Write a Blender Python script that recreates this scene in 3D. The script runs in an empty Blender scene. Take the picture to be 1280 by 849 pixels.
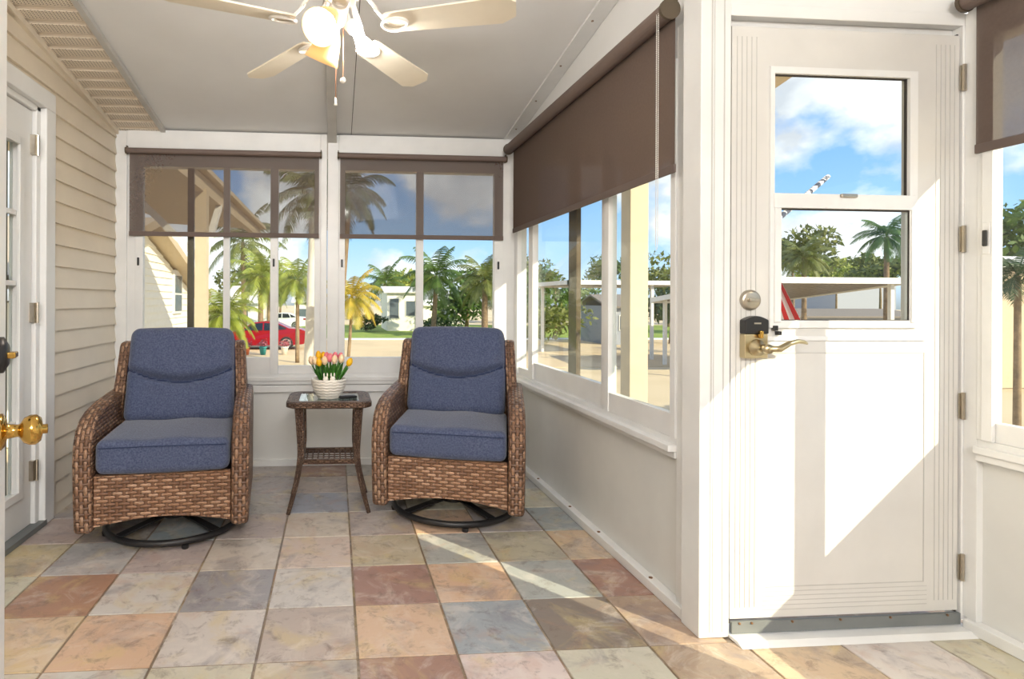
import bpy, bmesh, math, random
from mathutils import Vector, Matrix
random.seed(7)
S = bpy.context.scene
COL = S.collection
PI = math.pi

# ------------------------------------------------------------------ camera
F, YAW, ROLL, CX, CY = 726.9, .0785, .0044, 476.4, 375.4
H = 1.1707
cd = bpy.data.cameras.new('camera'); cam = bpy.data.objects.new('camera', cd); COL.objects.link(cam)
cd.sensor_width = 36; cd.lens = F / 1280 * 36
cd.shift_x = (640 - CX) / 1280; cd.shift_y = (CY - 424.5) / 1280
cd.clip_start = .05; cd.clip_end = 600
cam.matrix_world = Matrix.Translation((0, 0, H)) @ Matrix.Rotation(-YAW, 4, 'Z') @ Matrix.Rotation(PI / 2, 4, 'X') @ Matrix.Rotation(ROLL, 4, 'Z')
S.camera = cam
S.view_settings.view_transform = 'Standard'; S.view_settings.look = 'None'
S.view_settings.gamma = 1; S.view_settings.use_curve_mapping = False
S.view_settings.exposure = 0.3

# ------------------------------------------------------------------ light
SUN = Vector((-.82, 1, -.754))
sd = bpy.data.lights.new('sun', 'SUN'); sd.energy = 6.0; sd.angle = .006; sd.color = (1, .86, .63)
so = bpy.data.objects.new('sun', sd); COL.objects.link(so); so.rotation_euler = SUN.to_track_quat('-Z', 'Y').to_euler()
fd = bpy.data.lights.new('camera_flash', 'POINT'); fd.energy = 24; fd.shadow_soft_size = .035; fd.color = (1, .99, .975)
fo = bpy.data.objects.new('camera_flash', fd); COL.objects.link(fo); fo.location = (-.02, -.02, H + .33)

ad = bpy.data.lights.new('added_fill', 'AREA'); ad.shape = 'RECTANGLE'; ad.size = 3.0; ad.size_y = .7; ad.energy = 150; ad.color = (.985, .99, 1)  # fill light added out of view behind the camera to brighten the far end
ao = bpy.data.objects.new('added_fill', ad); COL.objects.link(ao); ao.location = (-.2, -2.9, 3.0); ao.rotation_euler = (PI / 2 - .3, 0, .55)


def lin(c):
    return tuple(((v / 255) / 12.92 if v / 255 <= .04045 else ((v / 255 + .055) / 1.055) ** 2.4) for v in c[:3]) + (1,)


class NT:
    def __init__(s, nt): s.nt = nt; nt.nodes.clear()
    def n(s, t, **k):
        nd = s.nt.nodes.new(t)
        for a, v in k.items(): setattr(nd, a, v)
        return nd
    def l(s, a, b): s.nt.links.new(a, b)
    def math(s, op, a, b=None, clamp=False):
        m = s.n('ShaderNodeMath', operation=op, use_clamp=clamp)
        for i, v in enumerate((a, b)):
            if v is None: continue
            if isinstance(v, (int, float)): m.inputs[i].default_value = v
            else: s.l(v, m.inputs[i])
        return m.outputs[0]
    def mix(s, fac, a, b, blend='MIX'):
        m = s.n('ShaderNodeMix', data_type='RGBA', blend_type=blend)
        for sock, v in ((m.inputs[0], fac), (m.inputs[6], a), (m.inputs[7], b)):
            if isinstance(v, (int, float)): sock.default_value = v
            elif isinstance(v, tuple): sock.default_value = v
            else: s.l(v, sock)
        return m.outputs[2]
    def noise(s, vec, scale, detail=4, rough=.55):
        n = s.n('ShaderNodeTexNoise'); n.inputs['Scale'].default_value = scale; n.inputs['Detail'].default_value = detail
        n.inputs['Roughness'].default_value = rough
        if vec is not None: s.l(vec, n.inputs['Vector'])
        return n.outputs['Fac']
    def ramp(s, fac, stops):
        r = s.n('ShaderNodeValToRGB'); s.l(fac, r.inputs[0]); e = r.color_ramp.elements
        while len(e) < len(stops): e.new(.5)
        for el, (p, c) in zip(e, stops): el.position = p; el.color = c
        return r.outputs[0]


# world: blue sky with cumulus clouds, by direction
w = bpy.data.worlds.new('sky'); S.world = w; w.use_nodes = True
N = NT(w.node_tree)
tc = N.n('ShaderNodeTexCoord'); sep = N.n('ShaderNodeSeparateXYZ'); N.l(tc.outputs['Generated'], sep.inputs[0])
z = sep.outputs['Z']
zc = N.math('MAXIMUM', z, 0.0)
blue = N.ramp(zc, [(0, lin((196, 214, 232))), (.1, lin((150, 190, 228))), (.3, lin((96, 150, 214))), (1, lin((60, 110, 190)))])
mp = N.n('ShaderNodeMapping'); N.l(tc.outputs['Generated'], mp.inputs[0])
mp.inputs['Scale'].default_value = (1, 1, 1.45); mp.inputs['Location'].default_value = (2.2, 3.3, 2.9)
c1 = N.noise(mp.outputs[0], 4.4, 9, .5)
cl = N.ramp(c1, [(.455, (0, 0, 0, 1)), (.53, (1, 1, 1, 1))])
c2 = N.noise(mp.outputs[0], 7, 5, .5)
cc = N.ramp(c2, [(.35, lin((188, 192, 200))), (.6, lin((250, 250, 250)))])
skyc = N.mix(cl, blue, cc)
gr = N.ramp(N.math('ADD', N.math('MULTIPLY', z, 20), .5, True), [(0, lin((150, 140, 120))), (1, (1, 1, 1, 1))])
skyc = N.mix(1.0, skyc, gr, 'MULTIPLY')
bg = N.n('ShaderNodeBackground'); N.l(skyc, bg.inputs[0]); bg.inputs[1].default_value = 1.35
N.l(bg.outputs[0], N.n('ShaderNodeOutputWorld').inputs[0])

# ------------------------------------------------------------------ materials
def mat(name, c, rough=.5, metal=0, var=.06, nscale=8, bump=0, bscale=60, spec=.5, c2=None, emit=None, es=0, sheen=0, coord='Object'):
    m = bpy.data.materials.new(name); m.use_nodes = True; N = NT(m.node_tree)
    o = N.n('ShaderNodeOutputMaterial'); p = N.n('ShaderNodeBsdfPrincipled'); N.l(p.outputs[0], o.inputs[0])
    t = N.n('ShaderNodeTexCoord').outputs[coord]
    a = lin(c); b = lin(c2) if c2 else tuple(v * (1 - var * 2) for v in a[:3]) + (1,)
    nz = N.noise(t, nscale)
    N.l(N.mix(N.ramp(nz, [(.35, (0, 0, 0, 1)), (.7, (1, 1, 1, 1))]), a, b), p.inputs['Base Color'])
    p.inputs['Roughness'].default_value = rough; p.inputs['Metallic'].default_value = metal
    p.inputs['Specular IOR Level'].default_value = spec; p.inputs['Sheen Weight'].default_value = sheen
    if emit: p.inputs['Emission Color'].default_value = lin(emit); p.inputs['Emission Strength'].default_value = es
    if bump:
        bn = N.n('ShaderNodeBump'); bn.inputs['Strength'].default_value = bump; bn.inputs['Distance'].default_value = .002
        N.l(N.noise(t, bscale), bn.inputs['Height']); N.l(bn.outputs[0], p.inputs['Normal'])
    return m


def leafmat(name, a, b, dark=None):
    m = bpy.data.materials.new(name); m.use_nodes = True; N = NT(m.node_tree)
    o = N.n('ShaderNodeOutputMaterial'); t = N.n('ShaderNodeTexCoord').outputs['Object']
    col = N.mix(N.ramp(N.noise(t, 2.2), [(.35, (0, 0, 0, 1)), (.65, (1, 1, 1, 1))]), lin(a), lin(b))
    d = N.n('ShaderNodeBsdfPrincipled'); N.l(col, d.inputs['Base Color']); d.inputs['Roughness'].default_value = .55
    tr = N.n('ShaderNodeBsdfTranslucent'); N.l(col, tr.inputs[0])
    mx = N.n('ShaderNodeMixShader'); mx.inputs[0].default_value = .3; N.l(d.outputs[0], mx.inputs[1]); N.l(tr.outputs[0], mx.inputs[2])
    N.l(mx.outputs[0], o.inputs[0]); return m


def glassmat(name, refl=.4, tint=(250, 253, 252)):
    m = bpy.data.materials.new(name); m.use_nodes = True; N = NT(m.node_tree)
    o = N.n('ShaderNodeOutputMaterial'); t = N.n('ShaderNodeBsdfTransparent'); t.inputs[0].default_value = lin(tint)
    g = N.n('ShaderNodeBsdfGlossy'); g.inputs['Roughness'].default_value = .01
    lw = N.n('ShaderNodeLayerWeight'); lw.inputs[0].default_value = .5
    fr = N.math('ADD', N.math('MULTIPLY', N.math('POWER', lw.outputs['Facing'], 4.0), .96), .04)
    mx = N.n('ShaderNodeMixShader'); N.l(N.math('MULTIPLY', fr, refl, True), mx.inputs[0])
    N.l(t.outputs[0], mx.inputs[1]); N.l(g.outputs[0], mx.inputs[2]); N.l(mx.outputs[0], o.inputs[0]); return m


def screenmat(name, c, openf):
    """woven solar screen: tiny holes in the weave, closing as the cloth is seen edge on"""
    m = bpy.data.materials.new(name); m.use_nodes = True; N = NT(m.node_tree)
    o = N.n('ShaderNodeOutputMaterial'); t = N.n('ShaderNodeTexCoord').outputs['Object']
    p = N.n('ShaderNodeBsdfPrincipled'); p.inputs['Roughness'].default_value = .9; p.inputs['Specular IOR Level'].default_value = 0
    N.l(N.mix(N.noise(t, 90, 2), lin(c), tuple(v * .82 for v in lin(c)[:3]) + (1,)), p.inputs['Base Color'])
    tr = N.n('ShaderNodeBsdfTransparent')
    lw = N.n('ShaderNodeLayerWeight'); lw.inputs[0].default_value = .5
    face = N.math('SUBTRACT', 1.0, lw.outputs['Facing'])
    f = N.math('MULTIPLY', N.math('POWER', face, 3.2), openf, True)
    mx = N.n('ShaderNodeMixShader'); N.l(f, mx.inputs[0]); N.l(p.outputs[0], mx.inputs[1]); N.l(tr.outputs[0], mx.inputs[2])
    N.l(mx.outputs[0], o.inputs[0]); return m


def wickermat(name, pal, bw, bh, off=.5):
    m = bpy.data.materials.new(name); m.use_nodes = True; N = NT(m.node_tree)
    o = N.n('ShaderNodeOutputMaterial'); p = N.n('ShaderNodeBsdfPrincipled'); N.l(p.outputs[0], o.inputs[0])
    uv = N.n('ShaderNodeUVMap').outputs[0]
    s2 = N.n('ShaderNodeSeparateXYZ'); N.l(uv, s2.inputs[0]); u, v = s2.outputs[0], s2.outputs[1]
    vr = N.math('DIVIDE', v, bh); row = N.math('FLOOR', vr); fv = N.math('FRACT', vr); up = N.math('DIVIDE', u, bw)
    ph = N.math('ADD', up, row); sn = N.math('SINE', N.math('MULTIPLY', ph, PI))
    h1 = N.math('MULTIPLY', N.math('POWER', N.math('SINE', N.math('MULTIPLY', fv, PI)), .6), N.math('ADD', N.math('MULTIPLY', sn, .42), .58))
    fu = N.math('MULTIPLY', N.math('ABSOLUTE', N.math('SUBTRACT', N.math('FRACT', up), .5)), 3.4)
    h2 = N.math('MULTIPLY', N.math('SUBTRACT', 1.0, N.math('MULTIPLY', fu, fu), True), .62)
    hh = N.math('MAXIMUM', h1, h2); isst = N.math('GREATER_THAN', h2, h1)
    cv = N.n('ShaderNodeCombineXYZ'); N.l(row, cv.inputs[0]); N.l(N.math('FLOOR', N.math('DIVIDE', ph, 2.0)), cv.inputs[1])
    wn = N.n('ShaderNodeTexWhiteNoise', noise_dimensions='2D'); N.l(cv.outputs[0], wn.inputs['Vector'])
    r = N.ramp(wn.outputs['Value'], [(0, lin(pal[0])), (.5, lin(pal[1])), (1, lin(pal[2]))])
    mp = N.n('ShaderNodeMapping'); N.l(uv, mp.inputs[0]); mp.inputs['Scale'].default_value = (14, 130, 1)
    r = N.mix(N.ramp(N.noise(mp.outputs[0], 4, 3), [(.4, (0, 0, 0, 1)), (.68, (.8, .8, .8, 1))]), r, lin(pal[3]))
    r = N.mix(isst, r, lin(pal[0]))
    gap_shade = N.ramp(hh, [(.12, (1, 1, 1, 1)), (.34, (0, 0, 0, 1))])  # shade between the strands, painted into the colour where the weave lies low
    r = N.mix(gap_shade, r, lin((34, 24, 18)))
    N.l(r, p.inputs['Base Color']); p.inputs['Roughness'].default_value = .4
    bn = N.n('ShaderNodeBump'); bn.inputs['Strength'].default_value = 1; bn.inputs['Distance'].default_value = .009
    N.l(hh, bn.inputs['Height']); N.l(bn.outputs[0], p.inputs['Normal'])
    return m


M = {}
M['white'] = mat('white_paint', (236, 236, 234), .38, var=.03, nscale=3, bump=.05)
M['alu'] = mat('white_aluminium', (232, 232, 230), .32, var=.04, nscale=5)
M['panel'] = mat('knee_panel', (224, 224, 220), .42, var=.05, nscale=2.5, bump=.08, bscale=30)
M['ceil'] = mat('ceiling_panel', (236, 236, 235), .55, var=.03, nscale=2)
M['trimgrey'] = mat('grey_trim', (200, 198, 193), .5, var=.05)
M['siding'] = mat('cream_siding', (232, 220, 200), .5, var=.03, nscale=4, bump=.15, bscale=25)
M['soffit'] = mat('cream_soffit', (226, 214, 196), .5, var=.03)
M['doorw'] = mat('white_door_skin', (216, 214, 209), .34, var=.03, nscale=6)
M['groove'] = mat('door_groove', (192, 190, 185), .5)
M['darkgap'] = mat('dark_gasket', (58, 54, 50), .8)
M['grey_rubber'] = mat('grey_sweep', (120, 124, 124), .5)
M['steel'] = mat('brushed_steel', (190, 182, 168), .3, 1, var=.08, nscale=30)
M['nickel'] = mat('satin_nickel', (198, 184, 150), .28, 1, var=.05)
M['brass'] = mat('polished_brass', (200, 160, 84), .16, 1, var=.06)
M['black'] = mat('black_plastic', (30, 29, 30), .35)
M['blackmetal'] = mat('black_metal', (44, 43, 44), .38, .3)
M['bronze'] = mat('bronze_frame', (92, 80, 64), .45, .2)
M['blind_h'] = mat('brown_blind_tube', (112, 96, 88), .6, var=.04)
M['screen'] = screenmat('screen_cloth', (112, 97, 89), .32)
M['hem'] = mat('blind_hem', (104, 90, 83), .7, var=.05)
M['screw'] = mat('rusty_screw', (130, 96, 66), .6, .4)
M['bead'] = mat('white_bead_chain', (225, 222, 215), .3)
M['glass'] = glassmat('window_glass')
M['fabric'] = mat('blue_fabric', (62, 71, 98), .95, var=.0, nscale=130, bump=.5, bscale=500, c2=(92, 101, 128), spec=.2, sheen=.25)
M['piping'] = mat('blue_piping', (52, 62, 92), .95, var=.1, spec=.2)
M['wick'] = wickermat('brown_wicker', ((118, 84, 62), (170, 128, 96), (206, 168, 138), (104, 74, 58)), .031, .0165)
M['wickA'] = wickermat('brown_wicker_arm', ((104, 76, 58), (152, 114, 88), (190, 154, 124), (92, 66, 52)), .028, .0185)
M['wickT'] = wickermat('dark_wicker', ((84, 62, 50), (122, 94, 76), (164, 132, 110), (76, 58, 48)), .017, .010)
M['tglass'] = glassmat('table_glass', 1.0, (225, 238, 236))
M['ceramic'] = mat('white_ceramic', (236, 230, 218), .3, var=.02)
M['fanw'] = mat('white_enamel', (240, 236, 228), .3, var=.02)
M['blade'] = mat('ivory_blade', (236, 226, 206), .45, var=.03)
M['shade'] = mat('frosted_glass_shade', (255, 206, 140), .5, emit=(255, 205, 130), es=.3)
M['bulb'] = mat('lit_bulb', (255, 250, 235), .4, emit=(255, 250, 244), es=205)
M['chainm'] = mat('copper_chain', (176, 120, 90), .35, .8)
M['curtain'] = mat('olive_curtain', (120, 112, 84), .9, var=.15, nscale=20)
M['leafg'] = mat('tulip_leaf', (76, 134, 44), .5, c2=(48, 100, 34), nscale=40)
M['yel'] = mat('tulip_yellow', (250, 196, 20), .5, c2=(240, 170, 10))
M['pink'] = mat('tulip_pink', (226, 96, 120), .5, c2=(240, 150, 150), nscale=40)
M['cream'] = mat('tulip_cream', (246, 226, 180), .5, c2=(236, 190, 160), nscale=40)
M['moss'] = mat('moss', (60, 80, 40), .9, bump=1, bscale=200)
M['house'] = mat('white_house_siding', (240, 236, 222), .6, var=.03)
M['post'] = mat('cream_post_paint', (206, 196, 174), .6, var=.04)
M['housegrey'] = mat('grey_house_siding', (150, 156, 166), .6, var=.03)
M['housetan'] = mat('tan_paint', (198, 180, 152), .6, var=.04)
M['roofw'] = mat('white_metal_roof', (226, 224, 218), .5, var=.05)
M['roofg'] = mat('grey_shingles', (128, 120, 112), .8, var=.12, nscale=20)
M['roofdk'] = mat('carport_pan_roof', (150, 142, 136), .6, var=.08)
M['wpane'] = mat('dark_window_pane', (92, 104, 112), .1)
M['road'] = mat('pale_road', (208, 186, 150), .9, var=.08, nscale=.4, bump=.2)
M['ground'] = mat('sandy_ground', (214, 196, 164), .95, c2=(190, 172, 138), nscale=.15)
M['grass'] = mat('lawn_grass', (110, 140, 52), .95, c2=(150, 158, 70), nscale=1.5, bump=.6)
M['trunk'] = mat('palm_bark', (150, 128, 100), .9, c2=(110, 92, 72), nscale=6, bump=.5)
M['trunkw'] = mat('royal_palm_bark', (214, 208, 198), .8, var=.08, nscale=3)
M['carred'] = mat('red_car_paint', (150, 18, 32), .22, .2, var=.02)
M['carglass'] = mat('car_glass', (36, 42, 48), .08)
M['tyre'] = mat('tyre', (34, 34, 36), .8)
M['rim'] = mat('alloy_rim', (200, 202, 206), .3, .8)
M['carwhite'] = mat('white_car_paint', (225, 228, 230), .25, .1)
M['lamp_red'] = mat('tail_lamp', (150, 14, 18), .2)
M['terra'] = mat('terracotta', (190, 106, 70), .8)
M['teal'] = mat('teal_glaze', (60, 150, 150), .4)
M['purple'] = mat('purple_flowers', (120, 70, 120), .7, c2=(210, 120, 80), nscale=30)
LG = [leafmat('leaf_yellow_green', (164, 172, 72), (112, 132, 54)), leafmat('leaf_mid_green', (96, 124, 52), (66, 96, 40)),
      leafmat('leaf_olive', (128, 134, 66), (86, 100, 48)), leafmat('leaf_golden', (214, 184, 70), (150, 150, 56)), leafmat('leaf_deep', (62, 88, 44), (44, 66, 36))]

# flag stripes
m = bpy.data.materials.new('flag_cloth'); m.use_nodes = True; N = NT(m.node_tree)
o_ = N.n('ShaderNodeOutputMaterial'); p_ = N.n('ShaderNodeBsdfPrincipled'); N.l(p_.outputs[0], o_.inputs[0])
s_ = N.n('ShaderNodeSeparateXYZ'); N.l(N.n('ShaderNodeUVMap').outputs[0], s_.inputs[0])
k_ = N.math('GREATER_THAN', N.math('FRACT', N.math('MULTIPLY', s_.outputs[0], 6.5)), .5)
N.l(N.mix(k_, lin((238, 234, 228)), lin((214, 52, 52))), p_.inputs['Base Color']); p_.inputs['Roughness'].default_value = .8
M['flag'] = m
m = bpy.data.materials.new('wrapped_pole'); m.use_nodes = True; N = NT(m.node_tree)
o_ = N.n('ShaderNodeOutputMaterial'); p_ = N.n('ShaderNodeBsdfPrincipled'); N.l(p_.outputs[0], o_.inputs[0])
N.l(N.ramp(N.noise(N.n('ShaderNodeTexCoord').outputs['Object'], 26, 2), [(.46, lin((58, 60, 72))), (.52, lin((232, 232, 236)))]), p_.inputs['Base Color'])
M['pole'] = m

# ------------------------------------------------------------------ mesh helpers
class MB:
    def __init__(s): s.v = []; s.f = []; s.uv = []; s.c = []
    def quad(s, pts, uv=None, c=None):
        i = len(s.v); s.v += [tuple(p) for p in pts]; s.f.append(tuple(range(i, i + len(pts))))
        if uv is None:
            a, b, d = Vector(pts[0]), Vector(pts[1]), Vector(pts[2])
            n = (b - a).cross(d - b); ax = max(range(3), key=lambda k: abs(n[k]))
            k = [(1, 2), (0, 2), (0, 1)][ax]; uv = [(p[k[0]], p[k[1]]) for p in pts]
        s.uv.append(uv); s.c.append(c)
    def box(s, x0, x1, y0, y1, z0, z1):
        x0, x1 = sorted((x0, x1)); y0, y1 = sorted((y0, y1)); z0, z1 = sorted((z0, z1))
        P = [(x, y, z) for z in (z0, z1) for y in (y0, y1) for x in (x0, x1)]
        for f in ((0, 2, 3, 1), (4, 5, 7, 6), (0, 1, 5, 4), (2, 6, 7, 3), (0, 4, 6, 2), (1, 3, 7, 5)): s.quad([P[i] for i in f])
        return s
    def obox(s, c, ax, ay, az, hx, hy, hz):
        c = Vector(c); P = [c + ax * (hx * i) + ay * (hy * j) + az * (hz * k) for k in (-1, 1) for j in (-1, 1) for i in (-1, 1)]
        for f in ((0, 2, 3, 1), (4, 5, 7, 6), (0, 1, 5, 4), (2, 6, 7, 3), (0, 4, 6, 2), (1, 3, 7, 5)): s.quad([P[i] for i in f])
        return s
    def bar(s, a, b, w, h, up=(0, 0, 1)):
        a, b = Vector(a), Vector(b); d = (b - a); L = d.length; d.normalize(); up = Vector(up)
        sx = d.cross(up); sx.normalize(); u = sx.cross(d)
        return s.obox((a + b) / 2, sx, d, u, w / 2, L / 2, h / 2)
    def tube(s, pts, r, n=10, closed=False, caps=True, sq=None):
        pts = [Vector(p) for p in pts]; m_ = len(pts); rs = r if isinstance(r, (list, tuple)) else [r] * m_
        rings = []; arc = 0; arcs = []; ref = None
        for i, p in enumerate(pts):
            if closed: t = pts[(i + 1) % m_] - pts[i - 1]
            else: t = pts[min(i + 1, m_ - 1)] - pts[max(i - 1, 0)]
            t.normalize()
            if ref is None: ref = Vector((0, 0, 1)) if abs(t.z) < .9 else Vector((1, 0, 0))
            a = t.cross(ref); a.normalize(); b = a.cross(t); ref = b
            ring = []
            for k in range(n):
                th = 2 * PI * k / n + (PI / 4 if sq else 0)
                q = sq if sq else (1, 1)
                ring.append(p + (a * math.cos(th) * q[0] + b * math.sin(th) * q[1]) * rs[i])
            rings.append(ring)
            if i: arc += (p - pts[i - 1]).length
            arcs.append(arc)
        pr = 2 * PI * max(rs)
        for i in range(m_ if closed else m_ - 1):
            j = (i + 1) % m_; va = arcs[i]; vb = arcs[j] if j else arcs[i] + .05
            for k in range(n):
                l = (k + 1) % n
                s.quad([rings[i][k], rings[i][l], rings[j][l], rings[j][k]], [(va, pr * k / n), (va, pr * (k + 1) / n), (vb, pr * (k + 1) / n), (vb, pr * k / n)])
        if caps and not closed: s.quad(rings[0][::-1]); s.quad(rings[-1])
        return s
    def lathe(s, prof, c, n=24, axis=(0, 0, 1), caps=False):
        ax = Vector(axis).normalized(); ref = Vector((1, 0, 0)) if abs(ax.x) < .9 else Vector((0, 1, 0))
        a = ax.cross(ref).normalized(); b = ax.cross(a); c = Vector(c)
        R = [[c + ax * h_ + (a * math.cos(2 * PI * k / n) + b * math.sin(2 * PI * k / n)) * r_ for k in range(n)] for r_, h_ in prof]
        for i in range(len(R) - 1):
            for k in range(n):
                l = (k + 1) % n; s.quad([R[i][k], R[i][l], R[i + 1][l], R[i + 1][k]])
        if caps: s.quad(R[0][::-1]); s.quad(R[-1])
        return s
    def prism(s, prof, x0, x1, swap=False):
        """profile in (y,z) extruded along x"""
        n = len(prof); A = [(x0, y, z) for y, z in prof]; B = [(x1, y, z) for y, z in prof]
        sw = (lambda u, v: (v, u)) if swap else (lambda u, v: (u, v))
        s.quad(A[::-1], [sw(p[1], p[2]) for p in A[::-1]]); s.quad(B, [sw(p[1], p[2]) for p in B])
        arc = 0
        for i in range(n):
            j = (i + 1) % n; L = math.hypot(prof[j][0] - prof[i][0], prof[j][1] - prof[i][1])
            s.quad([A[i], A[j], B[j], B[i]], [(arc, x0), (arc + L, x0), (arc + L, x1), (arc, x1)]); arc += L
        return s
    def sphere(s, c, r, n=16, sc=(1, 1, 1)):
        c = Vector(c); m_ = n // 2
        P = [[c + Vector((math.sin(PI * i / m_) * math.cos(2 * PI * k / n) * sc[0], math.sin(PI * i / m_) * math.sin(2 * PI * k / n) * sc[1], math.cos(PI * i / m_) * sc[2])) * r for k in range(n)] for i in range(m_ + 1)]
        for i in range(m_):
            for k in range(n): l = (k + 1) % n; s.quad([P[i][k], P[i + 1][k], P[i + 1][l], P[i][l]])
        return s
    def build(s, name, m, parent=None, smooth=False, bevel=0, seg=2, weld=True, sub=0, raw=False):
        me = bpy.data.meshes.new(name)
        me.from_pydata(s.v, [], s.f); me.materials.append(m)
        ul = me.uv_layers.new(name='UVMap'); fl = [c for f in s.uv for c in f]
        for i, c in enumerate(fl): ul.data[i].uv = c
        if any(c is not None for c in s.c):
            ca = me.color_attributes.new('tile', 'FLOAT_COLOR', 'CORNER'); i = 0
            for f, c in zip(s.f, s.c):
                for _ in f: ca.data[i].color = c or (0, 0, 0, 1); i += 1
        if weld:
            bm = bmesh.new(); bm.from_mesh(me); bmesh.ops.remove_doubles(bm, verts=bm.verts, dist=1e-5)
            if not raw: bmesh.ops.recalc_face_normals(bm, faces=bm.faces)
            bm.to_mesh(me); bm.free()
        if smooth:
            for p in me.polygons: p.use_smooth = True
        ob = bpy.data.objects.new(name, me); COL.objects.link(ob)
        if parent: ob.parent = parent
        if bevel:
            b = ob.modifiers.new('bevel', 'BEVEL'); b.width = bevel; b.segments = seg; b.limit_method = 'ANGLE'; b.angle_limit = .6
            if seg > 1:
                for p in me.polygons: p.use_smooth = True
                b.harden_normals = True
        if sub:
            b = ob.modifiers.new('subdivision', 'SUBSURF'); b.levels = b.render_levels = sub
        return ob


def tag(o, label=None, cat=None, group=None, kind=None):
    if label: o['label'] = label
    if cat: o['category'] = cat
    if group: o['group'] = group
    if kind: o['kind'] = kind
    return o


def empty(name, loc=(0, 0, 0), rz=0, **k):
    e = bpy.data.objects.new(name, None); COL.objects.link(e); e.location = loc; e.rotation_euler = (0, 0, rz); e.empty_display_size = .1
    return tag(e, **k)


def copy_tree(o, parent=None):
    c = o.copy(); COL.objects.link(c)
    if parent: c.parent = parent
    for ch in [x for x in COL.objects if x.parent == o]: copy_tree(ch, c)
    return c


def direction(px):          # X/Y of the sight line through a photo column
    return math.tan(math.atan((px - CX) / F) + YAW)


def at(px, Y):              # X of that column at distance Y
    return direction(px) * Y


def zat(px, py, Y):         # height seen at row py when the thing stands at distance Y
    d = at(px, Y) * math.sin(YAW) + Y * math.cos(YAW)
    return H - (py - (px - CX) * ROLL - CY) / F * d


# ------------------------------------------------------------------ the room
XL, XR, YB, YD, X2 = -1.515, 1.30, 4.14, 1.93, 2.27
YF = -3.6
def zc_(y): return 2.35 + .147 * (4.14 - y)
T = .33

# floor: slate tiles
LGY = (196, 190, 182); PK = (206, 186, 172); PE = (208, 170, 140); RB = (160, 118, 100); BG = (150, 158, 164); MV = (132, 118, 108)
YG = (196, 186, 166); GB = (166, 167, 164); TN = (166, 142, 120); YO = (204, 176, 140); WH = (206, 200, 188); MP = (178, 162, 152); GR = (168, 162, 158)
TILES = {(0, 3): YG, (1, 3): LGY, (2, 3): YG, (3, 3): MP, (4, 3): RB, (5, 3): (206, 192, 180), (6, 3): YG, (7, 3): TN, (8, 3): YO, (9, 3): WH, (10, 3): YG,
         (0, 2): YO, (1, 2): PE, (2, 2): LGY, (3, 2): MP, (4, 2): PE, (5, 2): BG, (6, 2): MV, (7, 2): TN, (8, 2): YO, (9, 2): WH, (10, 2): GB,
         (-1, 1): YG, (0, 1): RB, (1, 1): LGY, (2, 1): (150, 146, 146), (3, 1): LGY, (4, 1): (158, 122, 106), (5, 1): PE, (6, 1): GB, (7, 1): RB,
         (-1, 0): (192, 176, 134), (0, 0): GB, (1, 0): MP, (2, 0): YG, (3, 0): PK, (4, 0): (182, 168, 144), (5, 0): GB, (6, 0): (180, 168, 146), (7, 0): YO,
         (-1, -1): MP, (0, -1): MV, (1, -1): BG, (2, -1): MP, (3, -1): YG, (4, -1): MP, (5, -1): PE, (6, -1): GR, (7, -1): BG,
         (-1, -2): GR, (2, -2): GR, (3, -2): BG, (4, -2): GR, (5, -2): YG, (6, -2): TN, (7, -2): YG,
         (2, -3): GR, (3, -3): MP, (4, -3): YG, (2, -4): GR, (3, -4): RB, (4, -4): GR}
allc = [LGY, PK, PE, RB, BG, MV, YG, GB, TN, YO, WH, MP, GR]
fl = MB(); sub = MB()
for i in range(-2, 12):
    for j in range(-6, 13):
        xa = (i - 3.763) * T; xb = xa + T; yb = (8.756 - j) * T; ya = yb - T
        g = .004
        xa += g; xb -= g; ya += g; yb -= g
        lim = XR if (ya + yb) / 2 > YD + .1 else X2 + .05
        xa2 = max(xa, XL - .05); xb2 = min(xb, lim + .05 if lim == XR else lim)
        ya2 = max(ya, YF); yb2 = min(yb, YB + .04)
        if xb2 - xa2 < .01 or yb2 - ya2 < .01: continue
        c = TILES.get((i, j)) or random.choice(allc)
        g_ = sum(c) / 3; c = tuple(min(255, g_ + (v - g_) * .85 + 6 + random.uniform(-3, 3)) for v in c)
        b = .0012; z1 = 0; z0 = -.006
        top = [(xa2 + b, ya2 + b, z1), (xb2 - b, ya2 + b, z1), (xb2 - b, yb2 - b, z1), (xa2 + b, yb2 - b, z1)]
        bot = [(xa2, ya2, z0), (xb2, ya2, z0), (xb2, yb2, z0), (xa2, yb2, z0)]
        r = random.random()
        col = lin(c)[:3] + (r,)
        fl.quad(top, c=col)
        for k in range(4): fl.quad([bot[k], bot[(k + 1) % 4], top[(k + 1) % 4], top[k]], c=col)
fl.quad([(XL - .1, YF, -.004), (X2 + .05, YF, -.004), (X2 + .05, YB + .04, -.004), (XL - .1, YB + .04, -.004)], c=lin((132, 114, 92))[:3] + (.5,))
m = bpy.data.materials.new('slate_tiles'); m.use_nodes = True; N = NT(m.node_tree)
o_ = N.n('ShaderNodeOutputMaterial'); p_ = N.n('ShaderNodeBsdfPrincipled'); N.l(p_.outputs[0], o_.inputs[0])
at_ = N.n('ShaderNodeAttribute', attribute_name='tile'); tcx = N.n('ShaderNodeTexCoord').outputs['Object']
off = N.n('ShaderNodeCombineXYZ'); N.l(N.math('MULTIPLY', at_.outputs['Alpha'], 40), off.inputs[2])
va = N.n('ShaderNodeVectorMath', operation='ADD'); N.l(tcx, va.inputs[0]); N.l(off.outputs[0], va.inputs[1]); v_ = va.outputs[0]
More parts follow.
